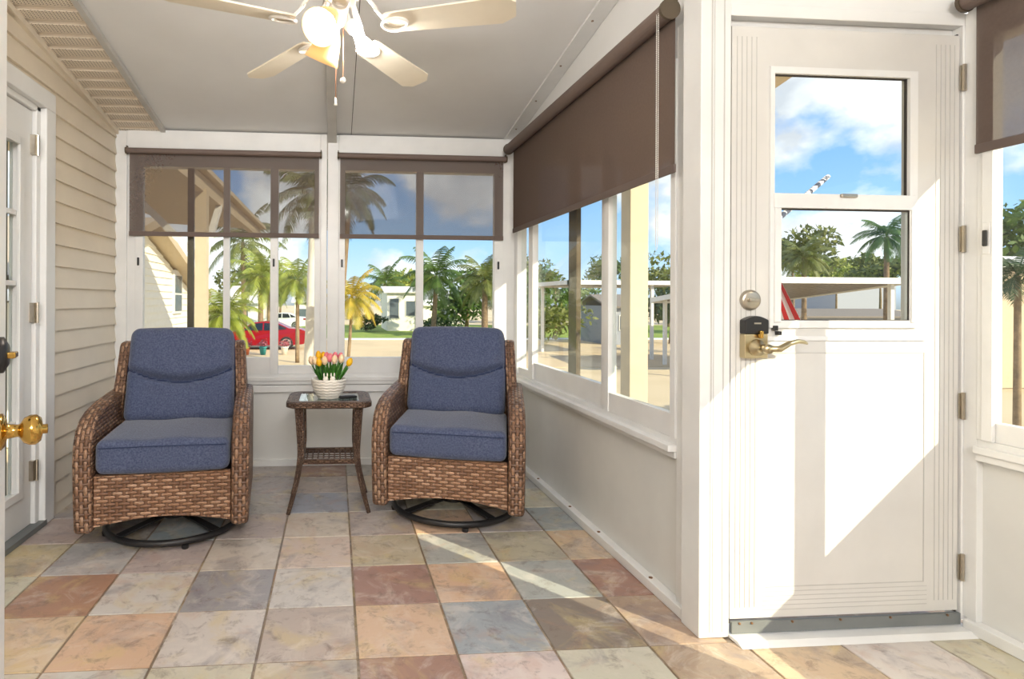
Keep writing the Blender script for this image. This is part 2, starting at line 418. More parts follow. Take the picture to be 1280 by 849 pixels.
def dn(sc, det, ro, dist):
    n = N.n('ShaderNodeTexNoise'); n.inputs['Scale'].default_value = sc; n.inputs['Detail'].default_value = det; n.inputs['Roughness'].default_value = ro; n.inputs['Distortion'].default_value = dist
    N.l(v_, n.inputs['Vector']); return n.outputs['Fac']
def st(f, a, b, k): return N.ramp(f, [(a, (0, 0, 0, 1)), (b, (k, k, k, 1))])
n3 = N.noise(v_, 22, 8, .65)
c_ = N.mix(st(dn(4.2, 6, .6, .9), .54, .66, .42), at_.outputs['Color'], lin((206, 186, 128)))
off2 = N.n('ShaderNodeVectorMath', operation='ADD'); N.l(v_, off2.inputs[0]); off2.inputs[1].default_value = (7, 3, 9); v0_ = v_; v_ = off2.outputs[0]
c_ = N.mix(st(dn(3.6, 7, .62, 1.1), .52, .66, .5), c_, lin((116, 112, 122)))
off3 = N.n('ShaderNodeVectorMath', operation='ADD'); N.l(v_, off3.inputs[0]); off3.inputs[1].default_value = (3, 11, 5); v_ = off3.outputs[0]
c_ = N.mix(st(dn(4.4, 7, .62, 1.2), .54, .68, .32), c_, lin((186, 138, 110)))
off4 = N.n('ShaderNodeVectorMath', operation='ADD'); N.l(v_, off4.inputs[0]); off4.inputs[1].default_value = (5, 1, 8); v_ = off4.outputs[0]
c_ = N.mix(st(dn(7, 9, .7, .8), .5, .68, .5), c_, lin((222, 214, 204)))
c_ = N.mix(st(dn(15, 9, .72, .5), .53, .69, .62), c_, lin((104, 88, 82)))
v_ = v0_
N.l(c_, p_.inputs['Base Color'])
N.l(N.math('ADD', N.math('MULTIPLY', n3, .3), .24), p_.inputs['Roughness'])
bn = N.n('ShaderNodeBump'); bn.inputs['Strength'].default_value = .35; bn.inputs['Distance'].default_value = .004; N.l(N.noise(v_, 14, 8, .6), bn.inputs['Height']); N.l(bn.outputs[0], p_.inputs['Normal'])
fo_ = fl.build('floor', m, weld=False); tag(fo_, kind='structure')
tag(MB().box(XL - .3, X2 + .1, YF - .1, YB + .15, -.5, -.012).build('trim_1', M['panel']), kind='structure')     # foundation slab under the tiles

def struct(mb, name, m_, **k): return tag(mb.build(name, m_, **k), kind='structure')

# ceiling, sloped, with thickness; overhangs the walls
cb = MB(); xe = 2.64
P = [(YF - .3, zc_(YF - .3)), (4.6, zc_(4.6)), (4.6, zc_(4.6) + .09), (YF - .3, zc_(YF - .3) + .09)]
cb.prism(P, XL - .3, xe)
struct(cb, 'ceiling', M['ceil'])
cf = MB()                                                    # tan eave lining outside the walls
cf.prism([(YF - .3, zc_(YF - .3) - .012), (4.6, zc_(4.6) - .012), (4.6, zc_(4.6) - .002), (YF - .3, zc_(YF - .3) - .002)], X2 + .09, xe)
cf.prism([(2.03, zc_(2.03) - .012), (4.6, zc_(4.6) - .012), (4.6, zc_(4.6) - .002), (2.03, zc_(2.03) - .002)], XR + .09, X2 + .09)
struct(cf, 'trim_2', M['housetan'])
# soffit strip, vented, ribs across it
sf = MB(); pitch = .105; y = YF; xs0, xs1 = XL - .02, -1.205; prof = []
while y < YB - .01:
    for dy, dz in ((0, -.004), (.03, -.004), (.036, -.016), (.072, -.016), (.078, -.016), (.099, -.016)):
        if y + dy < YB: prof.append((y + dy, zc_(y + dy) + dz - .004))
    y += pitch
for a, b in zip(prof, prof[1:]): sf.quad([(xs0, a[0], a[1]), (xs1, a[0], a[1]), (xs1, b[0], b[1]), (xs0, b[0], b[1])])
m = bpy.data.materials.new('vented_soffit'); m.use_nodes = True; N = NT(m.node_tree)
o_ = N.n('ShaderNodeOutputMaterial'); p_ = N.n('ShaderNodeBsdfPrincipled'); N.l(p_.outputs[0], o_.inputs[0]); p_.inputs['Roughness'].default_value = .5
ss = N.n('ShaderNodeSeparateXYZ'); N.l(N.n('ShaderNodeTexCoord').outputs['Object'], ss.inputs[0])
fx = N.math('ABSOLUTE', N.math('SUBTRACT', N.math('FRACT', N.math('MULTIPLY', ss.outputs[0], 62)), .5))
fy = N.math('ABSOLUTE', N.math('SUBTRACT', N.math('FRACT', N.math('ADD', N.math('MULTIPLY', ss.outputs[1], 90), N.math('MULTIPLY', ss.outputs[0], 31))), .5))
hole = N.math('MULTIPLY', N.math('LESS_THAN', fx, .22), N.math('LESS_THAN', fy, .22))
fp = N.math('FRACT', N.math('DIVIDE', N.math('SUBTRACT', ss.outputs[1], YF), pitch))
band = N.math('GREATER_THAN', fp, .34)
N.l(N.mix(N.math('MULTIPLY', hole, band), lin((228, 216, 198)), lin((120, 106, 92))), p_.inputs['Base Color'])
struct(sf, 'trim_3', m, raw=True)
tr = MB(); tr.prism([(YF, zc_(YF) - .03), (YB, zc_(YB) - .03), (YB, zc_(YB) - .002), (YF, zc_(YF) - .002)], -1.205, -1.175)
struct(tr, 'trim_4', M['trimgrey'])
tr = MB(); tr.prism([(YF, zc_(YF) - .05), (YB, zc_(YB) - .05), (YB, zc_(YB) - .02), (YF, zc_(YF) - .02)], XL, XL + .028)
struct(tr, 'trim_5', M['siding'])
# white strip on the ceiling along the right wall, and round the higher bay
tr = MB(); tr.prism([(YD, zc_(YD) - .014), (YB, zc_(YB) - .014), (YB, zc_(YB) - .001), (YD, zc_(YD) - .001)], XR - .085, XR)
struct(tr, 'trim_6', M['alu'])
tr = MB()
for yy in (2.35, 2.75, 3.15, 3.55, 3.95): tr.lathe([(.006, -.003), (.006, 0), (0.0001, 0)], (XR - .055, yy, zc_(yy) - .0145), 8)
struct(tr, 'trim_7', M['screw'])
# flat conduit along the ceiling to the fan, and the panel seam beside it
tr = MB(); tr.prism([(2.25, zc_(2.25) - .028), (YB, zc_(YB) - .07), (YB, zc_(YB) - .002), (2.25, zc_(2.25) - .002)], -.058, .004)
struct(tr, 'trim_8', M['trimgrey'], bevel=.003)
tr = MB(); tr.prism([(YF, zc_(YF) - .0015), (YB, zc_(YB) - .0015), (YB, zc_(YB) + .001), (YF, zc_(YF) + .001)], .106, .1095)
struct(tr, 'trim_9', M['darkgap'])

# left wall: lap siding, one mesh, with the door opening
def siding(mb, ya, yb, z0, z1f, lap=.1165, dx=.017, x=XL, s=1):
    zz = z0
    k = 0
    while zz < z1f(min(ya, yb)) + .2 and k < 60:
        zt = zz + lap
        tops = (min(zt, z1f(ya)), min(zt, z1f(yb)))
        if zz < max(tops):
            a0, b0 = min(zz, tops[0]), min(zz, tops[1])
            A = (x + s * dx, ya, a0); B = (x + s * dx, yb, b0); C = (x + s * .001, yb, tops[1]); D = (x + s * .001, ya, tops[0])
            mb.quad([A, B, C, D]); mb.quad([(x - .02 * s, ya, a0), (x - .02 * s, yb, b0), B, A])
        zz = zt; k += 1
L = MB()
DT = 2.156; Y0, Y1 = 2.10, 3.20
siding(L, Y1, YB + .02, -.05, lambda y: zc_(y) - .01)
siding(L, YF, Y0, -.05, lambda y: zc_(y) - .01)
n0 = -.05 + .1165 * math.ceil((DT + .05) / .1165)
siding(L, Y0, Y1, n0, lambda y: zc_(y) - .01)
L.box(XL - .12, XL - .025, Y1, YB + .12, -.3, zc_(YB) + .02); L.box(XL - .12, XL - .025, YF - .1, Y0, -.3, 2.63)
struct(L, 'wall_left', M['siding'], raw=True, weld=False)
bl = MB(); bl.box(XL - .12, XL - .03, Y0, Y1, DT + .02, 2.7)
struct(bl, 'trim_10', M['siding'])

# left french door with its casing and hinges
d2 = tag(empty('door_2', (XL, 2.6, 0)), kind='structure')
def loc(mb, dx, dy, dz=0):
    mb.v = [(a - dx, b - dy, c - dz) for a, b, c in mb.v]; return mb
def part(mb, name, m_, par, **k):
    l = par.location; return loc(mb, l.x, l.y, l.z).build(name, m_, par, **k)
cs = MB(); cs.box(XL - .03, XL + .028, 3.125, 3.225, .002, DT).box(XL - .03, XL + .028, Y0, 3.225, DT, DT + .095)
cs.box(XL - .08, XL - .002, 3.085, 3.127, .002, DT).box(XL - .08, XL - .002, Y0, 3.127, DT - .03, DT + .002)
part(cs, 'casing', M['white'], d2, bevel=.006)
lf = MB(); ly0, ly1, gx = 2.17, 3.08, XL - .045
gy0, gy1, gz0, gz1 = 2.36, 2.955, .22, 1.93
lf.box(gx - .02, gx + .022, gy1, ly1, .03, DT - .035).box(gx - .02, gx + .022, ly0, gy0, .03, DT - .035)
lf.box(gx - .02, gx + .022, gy0, gy1, .03, gz0).box(gx - .02, gx + .022, gy0, gy1, gz1, DT - .035)
part(lf, 'leaf', M['white'], d2)
ms = MB()
for k in range(1, 5): zz = gz0 + (gz1 - gz0) * k / 5; ms.box(gx - .004, gx + .016, gy0, gy1, zz - .012, zz + .012)
for k in range(1, 3): yy = gy0 + (gy1 - gy0) * k / 3; ms.box(gx - .004, gx + .014, yy - .012, yy + .012, gz0, gz1)
ms.box(gx + .02, gx + .036, gy1 - .01, gy1 + .03, gz0 - .03, gz1 + .03).box(gx + .02, gx + .036, gy0, gy1, gz0 - .03, gz0 + .01).box(gx + .02, gx + .036, gy0, gy1, gz1 - .01, gz1 + .03)
part(ms, 'muntins', M['white'], d2, bevel=.003)
part(MB().box(gx - .008, gx - .004, gy0, gy1, gz0, gz1), 'glass_pane', M['glass'], d2)
cu = MB()
for k in range(29):
    ya = gy0 - .05 + k * .025; cu.quad([(gx - .06 - .01 * (k % 2), ya, .1), (gx - .06 - .01 * ((k + 1) % 2), ya + .025, .1), (gx - .06 - .01 * ((k + 1) % 2), ya + .025, 2.05), (gx - .06 - .01 * (k % 2), ya, 2.05)])
part(cu, 'curtain', M['curtain'], d2, smooth=True)
for zz in (1.95, 1.10, .30):
    h_ = MB().box(gx + .02, gx + .045, 3.062, 3.092, zz - .05, zz + .05).tube([(gx + .05, 3.085, zz - .052), (gx + .05, 3.085, zz + .052)], .008, 8)
    part(h_, 'hinge', M['steel'], d2)
part(MB().box(XL - .1, XL + .03, Y0, 3.14, .002, .028), 'threshold', M['grey_rubber'], d2)

# generic wall pieces ------------------------------------------------
def back(mb, u0, u1, w0, w1, z0, z1): mb.box(u0, u1, YB + w0, YB + w1, z0, z1)
def right(mb, u0, u1, w0, w1, z0, z1): mb.box(XR + w0, XR + w1, u0, u1, z0, z1)
def right2(mb, u0, u1, w0, w1, z0, z1): mb.box(X2 + w0, X2 + w1, u0, u1, z0, z1)

ZS = .605
b = MB(); back(b, XL - .05, XR, .012, .075, -.3, ZS)
struct(b, 'wall_back', M['panel'])
b = MB(); back(b, XL + .005, XR, -.012, .012, 0.001, .045)
struct(b, 'baseboard_back', M['alu'])
b = MB(); back(b, -.105, -.06, .0, .014, .045, ZS); back(b, -.045, -.005, .0, .014, .045, ZS)
struct(b, 'trim_11', M['panel'])
b = MB(); back(b, XL + .09, 1.205, -.012, .012, ZS - .085, ZS - .035); back(b, XL + .09, 1.205, -.006, .012, ZS - .034, ZS - .03)
struct(b, 'trim_23', M['alu'], bevel=.002)
b = MB(); back(b, XL + .005, -1.432, -.02, .09, .045, 2.33); back(b, -.108, -.062, -.02, .09, ZS, 2.34); back(b, -.058, .022, -.012, .09, ZS, 2.34); back(b, 1.205, XR + .02, -.015, .09, .045, 2.34)
struct(b, 'trim_12', M['alu'], bevel=.003)
b = MB(); back(b, -1.432, -.108, -.018, .08, 2.205, 2.34); back(b, .022, 1.21, -.018, .08, 2.205, 2.34)
struct(b, 'trim_13', M['alu'], bevel=.003)

def latch(fn, par, u, zz, w=-.02):
    b = MB(); fn(b, u - .012, u + .012, w - .004, w, zz - .055, zz + .055)
    o1 = part(b, 'latch_plate', M['alu'], par, bevel=.002)
    b = MB(); fn(b, u - .007, u + .007, w - .012, w - .004, zz - .028, zz + .028)
    part(b, 'latch', M['black'], par, bevel=.003)

def window(name, fn, u0, u1, z0, z1, stiles, panes, bars, latches, origin, sillw=.03, apron=True):
    """frame members, sashes with glass, dark outer screen bars, latches"""
    e = tag(empty(name, origin), kind='structure')
    b = MB(); fn(b, u0, u1, -.012, .07, z0, z0 + .045); fn(b, u0, u1, -.012, .07, z1, z1 + .12)
    ua, ub = sorted((u0, u1))
    part(b, 'frame', M['alu'], e, bevel=.002)
    b = MB(); fn(b, u0, u1, -sillw, .0, z0 - .004, z0 + .022); fn(b, u0, u1, -.02, .0, z0 - .03, z0 - .004)
    part(b, 'sill', M['alu'], e, bevel=.003)
    for (s0, s1, w0, w1) in stiles:
        b = MB(); fn(b, s0, s1, w0, w1, z0 + .045, z1)
        part(b, 'stile', M['alu'], e, bevel=.002)
    for (p0, p1, zb, wg) in panes:
        b = MB(); fn(b, p0, p1, wg, wg + .004, zb, z1)
        part(b, 'glass_pane', M['glass'], e)
        b = MB(); fn(b, p0, p1, wg - .016, wg + .018, z0 + .045, zb)
        if zb > z0 + .05: part(b, 'bottom_rail', M['alu'], e, bevel=.002)
    for (s0, s1) in bars:
        b = MB(); fn(b, s0, s1, .045, .07, z0 + .045, z1)
        part(b, 'screen_bar', M['bronze'], e)
    for u, zz in latches: latch(fn, e, u, zz)
    return e

window('window_1', back, -1.432, -.108, ZS + .0, 2.09,
       [(-1.432, -1.375, -.01, .06), (-1.375, -1.322, -.02, .02), (-.783, -.739, .0, .03), (-.456, -.401, -.02, .02), (-.149, -.108, -.01, .06)],
       [(-1.322, -.783, .765, .01), (-.739, -.456, .765, .01), (-.401, -.149, .705, .03)], [(-1.039, -.996)], [(-1.352, 1.43), (-.431, 1.43)], (-.77, YB, ZS))
window('window_2', back, .022, 1.205, ZS + .0, 2.09,
       [(.022, .066, -.02, .02), (.576, .628, -.01, .03), (1.143, 1.205, -.02, .03)],
       [(.066, .576, .765, .01), (.628, 1.143, .765, .02)], [], [(.045, 1.43), (1.17, 1.425)], (.6, YB, ZS))

# right wall -----------------------------------------------------------
b = MB(); right(b, 2.03, YB, .012, .075, -.3, ZS)
struct(b, 'wall_right', M['panel'])
b = MB(); right(b, 2.03, YB - .015, -.03, .012, .001, .042)
struct(b, 'baseboard_right', M['alu'], bevel=.004)
b = MB()
for yy in (2.28, 2.75, 3.1, 3.6): b.lathe([(.008, -.002), (.008, .002), (.0001, .003)], (XR - .012, yy, .043), 8)
struct(b, 'trim_14', M['screw'])
b = MB()
b.prism([(2.03, 2.21), (YB - .02, 2.21), (YB - .02, zc_(YB) - .002), (2.03, zc_(2.03) - .002)], XR + .002, XR + .07)
struct(b, 'trim_15', M['white'])
b = MB(); b.box(1.262, 1.372, 1.925, 2.03, .001, zc_(1.98) - .004)
struct(b, 'trim_16', M['alu'], bevel=.003)
b = MB(); b.box(1.3, 1.305, 1.9235, 1.9255, .02, 2.6).box(1.345, 1.349, 1.9235, 1.9255, .02, 2.6)
b.box(1.31, 1.312, 1.9235, 1.9255, .02, 2.6)
struct(b, 'trim_17', M['trimgrey'])
b = MB(); right(b, 2.03, 2.105, -.012, .07, .042, 2.21)
struct(b, 'trim_18', M['alu'], bevel=.003)
window('window_3', right, 2.105, 4.11, ZS + .0, 2.09,
       [(2.105, 2.138, -.02, .06), (2.655, 2.70, -.015, .02), (2.70, 2.79, .015, .05), (3.76, 3.84, .0, .04), (4.055, 4.12, -.01, .06)],
       [(2.138, 2.655, .74, .005), (2.79, 3.76, .76, .03), (3.84, 4.055, .70, .02)], [(3.16, 3.27)], [], (XR, 3.1, ZS), sillw=.045)

# door wall and the porch door ----------------------------------------
b = MB(); b.box(1.372, X2, YD - .004, YD + .075, 2.17, 2.215)
b.prism([(YD + .006, 2.215), (YD + .075, 2.215), (YD + .075, zc_(YD + .075) - .003), (YD + .006, zc_(YD + .006) - .003)], 1.372, X2)
struct(b, 'wall_door', M['white'], bevel=.003)
b = MB(); b.box(2.25, X2 + .005, YD - .006, YD + .08, .03, 2.17)
b.box(1.372, 2.25, YD + .03, YD + .075, 2.14, 2.17)
struct(b, 'trim_19', M['alu'], bevel=.002)
b = MB().box(2.244, 2.2495, YD + .01, YD + .07, .05, 2.145).box(1.372, 1.3765, YD + .01, YD + .07, .05, 2.145).box(1.372, 2.25, YD + .012, YD + .07, 2.136, 2.1405)
struct(b, 'trim_20', M['darkgap'])
d1 = tag(empty('door_1', (1.81, YD, 0)), kind='structure')
x0, x1, zb0, zt0 = 1.378, 2.243, .062, 2.135
gx0, gx1, gz0, gz1 = 1.528, 2.062, 1.10, 1.985
b = MB(); b.box(x0, gx0, YD, YD + .042, zb0, zt0).box(gx1, x1, YD, YD + .042, zb0, zt0).box(gx0, gx1, YD, YD + .042, zb0, gz0).box(gx0, gx1, YD, YD + .042, gz1, zt0)
part(b, 'leaf', M['doorw'], d1)
b = MB()
for k in range(5):
    o = .018 + k * .018
    b.box(x0 + o, x0 + o + .0022, YD - .0012, YD, .1, 2.1); b.box(x1 - o, x1 - o - .0022, YD - .0012, YD, .1, 2.1)
    b.box(x0 + .12, x1 - .12, YD - .0012, YD, .088 + k * .016, .0895 + k * .016)
b.box(1.51, 2.11, YD - .0015, YD, .168, .1705).box(2.108, 2.111, YD - .0015, YD, .168, .992).box(1.51, 2.11, YD - .0015, YD, .99, .9925)
part(b, 'panel_grooves', M['groove'], d1)
b = MB(); b.box(gx0 - .012, gx0 + .004, YD - .008, YD + .01, gz0 + .006, gz1 - .012).box(gx1 - .018, gx1 + .012, YD - .008, YD + .01, gz0 + .006, gz1 - .012)
b.box(gx0 - .012, gx1 + .012, YD - .008, YD + .01, gz1 - .012, gz1 + .012).box(gx0 - .012, gx1 + .012, YD - .008, YD + .01, gz0 - .02, gz0 + .006)
b.box(1.5, 2.11, YD - .006, YD, 1.035, 1.05)
part(b, 'window_frame', M['alu'], d1)
b = MB(); b.box(gx0 + .0, gx1 - .0, YD - .014, YD + .006, 1.50, 1.552).box(gx0 + .002, gx0 + .026, YD - .014, YD + .006, gz0, 1.5).box(2.047, gx1 + .002, YD - .014, YD + .006, gz0, 1.5)
sash = part(b, 'lower_sash', M['alu'], d1, bevel=.002)
b = MB(); b.box(1.555, 2.047, YD - .004, YD, 1.108, 1.498)
part(b, 'lower_glass', M['glass'], d1)
b = MB(); b.box(gx0 + .004, 2.043, YD + .012, YD + .016, 1.552, 1.972)
part(b, 'upper_glass', M['glass'], d1)
b = MB(); b.box(1.77, 1.83, YD - .024, YD - .014, 1.54, 1.552)
part(b, 'sash_lift', M['steel'], d1, bevel=.002)
b = MB(); b.box(1.555, 2.047, YD - .006, YD - .001, 1.494, 1.5).box(2.042, 2.047, YD - .006, YD - .001, 1.108, 1.5).box(gx0 + .004, 2.046, YD + .004, YD + .012, 1.969, 1.975).box(2.04, 2.047, YD + .004, YD + .012, 1.55, 1.975)
b.box(1.555, 2.05, YD - .006, YD - .001, 1.104, 1.109)
part(b, 'gasket', M['darkgap'], d1)
b = MB(); b.box(x0, x1, YD - .012, YD, .016, .056)
part(b, 'door_sweep', M['grey_rubber'], d1)
b = MB(); b.box(1.372, 2.262, YD - .05, YD + .06, .0005, .012)
for k in range(1): b.prism([(YD - .075, .0005), (YD - .05, .0005), (YD - .05, .012)], 1.372, 2.262)
part(b, 'threshold', M['alu'], d1)
for xx in (1.42, 1.6, 1.78, 1.96, 2.14): pass
b = MB()
for xx in (1.405, 1.45, 1.6, 1.78, 1.97, 2.19): b.lathe([(.004, 0), (.004, .004), (.0001, .005)], (xx, YD - .012, .052), 8, (0, -1, 0))
part(b, 'screws', M['screw'], d1)
for zz in (1.98, 1.40, .80, .22):
    b = MB().box(2.238, 2.262, YD - .009, YD - .005, zz - .045, zz + .045).tube([(2.249, YD - .012, zz - .048), (2.249, YD - .012, zz + .048)], .0065, 8)
    part(b, 'hinge', M['steel'], d1)
cx_, cz_ = 1.445, 1.177
b = MB().lathe([(.036, 0), (.036, .008), (.033, .014), (.024, .016), (.0001, .016)], (cx_, YD, cz_), 28, (0, -1, 0))
db = part(b, 'deadbolt', M['steel'], d1, smooth=True)
b = MB().box(cx_ - .018, cx_ + .018, YD - .03, YD - .014, cz_ - .006, cz_ + .006)
loc(b, 1.81, YD).build('thumb_turn', M['steel'], db, bevel=.003)
# keypad lock set with lever
kx, kz = 1.452, 1.04
def rr(cx, cz, hw, z0, z1, top, n=10):
    pts = [(cx - hw, z0), (cx + hw, z0)]
    for k in range(n + 1):
        t_ = k / n; pts.append((cx + hw - 2 * hw * t_, z1 + top * math.sin(PI * t_)))
    return pts
def plate(pts, y0, y1):
    b = MB(); A = [(x, y0, z) for x, z in pts]; B = [(x, y1, z) for x, z in pts]
    b.quad(A); b.quad(B[::-1]); n = len(pts)
    for i in range(n): b.quad([A[i], B[i], B[(i + 1) % n], A[(i + 1) % n]])
    return b
lk = part(plate(rr(kx, kz, .043, .975, 1.06, 0), YD - .028, YD), 'lock_case', M['nickel'], d1, bevel=.004)
loc(plate(rr(kx, kz, .043, 1.06, 1.108, .014), YD - .032, YD), 1.81, YD).build('battery_cover', M['black'], lk, bevel=.004)
loc(MB().box(kx - .012, kx + .012, YD - .034, YD - .0318, 1.094, 1.099), 1.81, YD).build('maker_mark', M['steel'], lk)
loc(MB().box(kx + .002, kx + .016, YD - .044, YD - .03, 1.045, 1.072), 1.81, YD).build('lock_button', M['brass'], lk, bevel=.004)
b = MB().lathe([(.03, 0), (.028, .012), (.014, .016), (.012, .04), (.016, .044), (.016, .062), (.0001, .064)], (kx, YD - .026, 1.012), 24, (0, -1, 0))
b.tube([(kx, YD - .078, 1.012), (kx + .04, YD - .084, 1.012), (kx + .075, YD - .082, 1.03), (kx + .11, YD - .078, 1.038), (kx + .135, YD - .074, 1.035), (kx + .15, YD - .07, 1.029)], [.012, .011, .009, .008, .007, .004], 10)
loc(b, 1.81, YD).build('lever_handle', M['nickel'], lk, smooth=True)
b = MB()                                    # small latch keeper on the jamb side
b.box(1.54, 1.552, YD - .02, YD, 1.055, 1.068).box(1.527, 1.545, YD - .012, YD, 1.07, 1.088)
part(b, 'sash_clip', M['black'], d1, bevel=.002)

# wall right of the door, toward the camera ---------------------------------
b = MB(); right2(b, YF, YD - .02, .012, .075, -.3, .62)
struct(b, 'wall_right_near', M['panel'])
b = MB(); right2(b, YF, YD - .02, -.03, .012, .001, .042)
struct(b, 'baseboard_right_near', M['alu'], bevel=.003)
b = MB(); b.prism([(YF, 2.21), (YD, 2.21), (YD, zc_(YD) - .003), (YF, zc_(YF) - .003)], X2 + .006, X2 + .075)
right2(b, YF, .39, .006, .07, .62, 2.21)
struct(b, 'trim_21', M['white'])
b = MB(); right2(b, YD - .05, YD - .006, -.012, .07, .042, 2.21)
right2(b, .39, .46, -.012, .07, .62, 2.21)
struct(b, 'trim_22', M['alu'], bevel=.002)
window('window_4', right2, .46, 1.88, .645, 2.09,
       [(1.862, 1.88, -.015, .06), (1.828, 1.862, -.02, .02), (1.138, 1.24, -.005, .03), (.46, .53, -.01, .04)],
       [(1.24, 1.828, .757, .01), (.53, 1.138, .757, .03)], [], [(1.845, 1.395)], (X2, 1.25, .645))

# wall behind the camera
b = MB(); b.box(XL - .12, X2 + .08, YF - .1, YF, -.3, 3.52)
struct(b, 'wall_front', M['siding'])

# open door at the left edge of the view ------------------------------------
ex, ey = at(7.5, 1.20), 1.20
kx3, ky3 = at(0.0, 1.143), 1.143
dv = Vector((ex - kx3, ey - ky3, 0)); dv.normalize(); nv = Vector((dv.y, -dv.x, 0))      # normal to +X side
d3 = tag(empty('door_3', (ex, ey, 0)), kind='structure'); E0 = Vector((ex, ey, 0))
b = MB(); b.obox(-dv * .41 - nv * .0225 + Vector((0, 0, 1.05)), dv, nv, Vector((0, 0, 1)), .41, .0225, 1.035)
b.build('leaf', M['white'], d3, bevel=.002)
zk = zat(20, 540, 1.143)
kp = Vector((kx3, ky3, 0)) - E0
b = MB().lathe([(.034, 0), (.034, .004), (.028, .009), (.014, .012), (.0115, .03), (.014, .034), (.024, .04), (.0285, .05), (.0285, .06), (.022, .068), (.009, .071), (.009, .079), (.0001, .08)], kp + Vector((0, 0, zk)), 32, nv)
b.build('door_knob', M['brass'], d3, smooth=True)
zk2 = zat(10, 444, 1.143)
b = MB().lathe([(.034, 0), (.034, .006), (.02, .014), (.0001, .014)], kp + Vector((0, 0, zk2)), 32, nv)
dbb = b.build('deadbolt', M['blackmetal'], d3, smooth=True)
b = MB(); b.obox(kp + nv * .02 + Vector((0, 0, zk2)), dv, nv, Vector((0, 0, 1)), .016, .008, .006)
b.build('thumb_turn', M['brass'], dbb, bevel=.003)

# ------------------------------------------------------------------ roller blinds
def blind(label, fn, u0, u1, zr, zb, w, chain_u=None, r=.03, org=(0, 0, 0), cap=True):
    e = empty('roller_blind', org, label=label, cat='blind', group='brown roller blinds')
    ua, ub = sorted((u0, u1))
    b = MB(); q = []
    t0 = MB(); fn(t0, ua, ub, 0, .001, 0, .001)
    A = Vector(min(t0.v)); B = Vector(max(t0.v))
    # axis points
    def pt(u, ww, zz):
        t = MB(); fn(t, u, u + 1e-6, ww, ww + 1e-6, zz, zz + 1e-6); return Vector(t.v[0])
    b.tube([pt(ua + .012, w, zr), pt(ub - .012, w, zr)], r, 20)
    part(b, 'roller_tube', M['blind_h'], e, smooth=False)
    for u in (ua + .006, ub - .006):
        b = MB(); ax = (pt(u + .01, w, zr) - pt(u, w, zr)).normalized()
        b.lathe([(.0001, -.006), (r * 1.15, -.006), (r * 1.15, .006), (.0001, .006)], pt(u, w, zr), 20, ax)
        fn(b, u - .003, u + .003, w, w + .03, zr - .02, zr + .035)
        part(b, 'bracket', M['bronze'], e)
    b = MB(); wf = w + r * .9
    n = 24
    for k in range(n):
        za, zc2 = zr - (zr - zb) * k / n, zr - (zr - zb) * (k + 1) / n
        b.quad([pt(ua + .02, wf, za), pt(ub - .02, wf, za), pt(ub - .02, wf, zc2), pt(ua + .02, wf, zc2)])
    part(b, 'screen_cloth', M['screen'], e)
    b = MB(); fn(b, ua + .019, ub - .019, wf - .005, wf + .005, zb - .004, zb + .028)
    part(b, 'bottom_bar', M['hem'], e, bevel=.002)
    if chain_u:
        b = MB(); zt, zl = zr, zb - .28
        for du in (0, .012):
            for k in range(int((zt - zl) / .008)): 
                b.sphere(pt(chain_u + du, w - .032, zt - k * .008), .0024, 6)
        b.tube([pt(chain_u, w - .032, zt), pt(chain_u, w - .032, zl), pt(chain_u + .006, w - .032, zl - .012), pt(chain_u + .012, w - .032, zl), pt(chain_u + .012, w - .032, zt)], .001, 5)
        part(b, 'bead_chain', M['bead'], e)
    return e
blind('brown roller blind on the back wall over the leftmost window behind the left armchair', back, -1.43, -.098, 2.185, 1.608, -.052, org=(-.76, YB - .052, 2.185), r=.02)
blind('brown roller blind on the back wall over the window behind the right armchair', back, .01, 1.222, 2.185, 1.608, -.052, org=(.6, YB - .052, 2.185), r=.02)
blind('long brown roller blind on the right wall with a white bead chain', right, 2.05, 4.06, 2.25, 1.655, -.075, chain_u=2.075, r=.034, org=(XR - .045, 3.1, 2.235))
blind('brown roller blind cut by the right edge of the photo beside the white door', right2, .45, 1.90, 2.235, 1.70, -.048, r=.03, org=(X2 - .05, 1.3, 2.235))

# ------------------------------------------------------------------ recliners
def rbox(hx, hy, hz, r, n=10, crown=0, f=None):
    """rounded, crowned cushion block around the origin"""
    b = MB()
    def pt(p):
        q = Vector((max(-hx + r, min(hx - r, p[0])), max(-hy + r, min(hy - r, p[1])), max(-hz + r, min(hz - r, p[2]))))
        d = Vector(p) - q
        v = q + (d.normalized() * r if d.length > 1e-9 else d)
        a, c = v.x / hx, v.y / hy
        v.z += crown * (1 - a * a) * (1 - c * c) * (v.z / hz)
        if f: v = f(v)
        return v
    def tri(h, k):
        o = []
        for i in range(k + 1):
            t_ = -1 + 2 * i / k; o.append(t_ * h)
        e_ = [-h, -h + r * .15, -h + r * .4, -h + r * .7, -h + r]
        return e_ + [x for x in o if -h + r * 1.01 < x < h - r * 1.01] + [-x for x in e_[::-1]]
    xs, ys, zs = tri(hx, n * 2), tri(hy, n), tri(hz, n)
    for (A, B, fix, h) in ((xs, ys, 2, hz), (xs, zs, 1, hy), (ys, zs, 0, hx)):
        for s in (-1, 1):
            for i in range(len(A) - 1):
                for j in range(len(B) - 1):
                    q = []
                    for (a, c) in ((i, j), (i + 1, j), (i + 1, j + 1), (i, j + 1)):
                        p = [0, 0, 0]; k = [k for k in range(3) if k != fix]; p[k[0]] = A[a]; p[k[1]] = B[c]; p[fix] = s * h
                        q.append(pt(p))
                    b.quad(q)
    return b


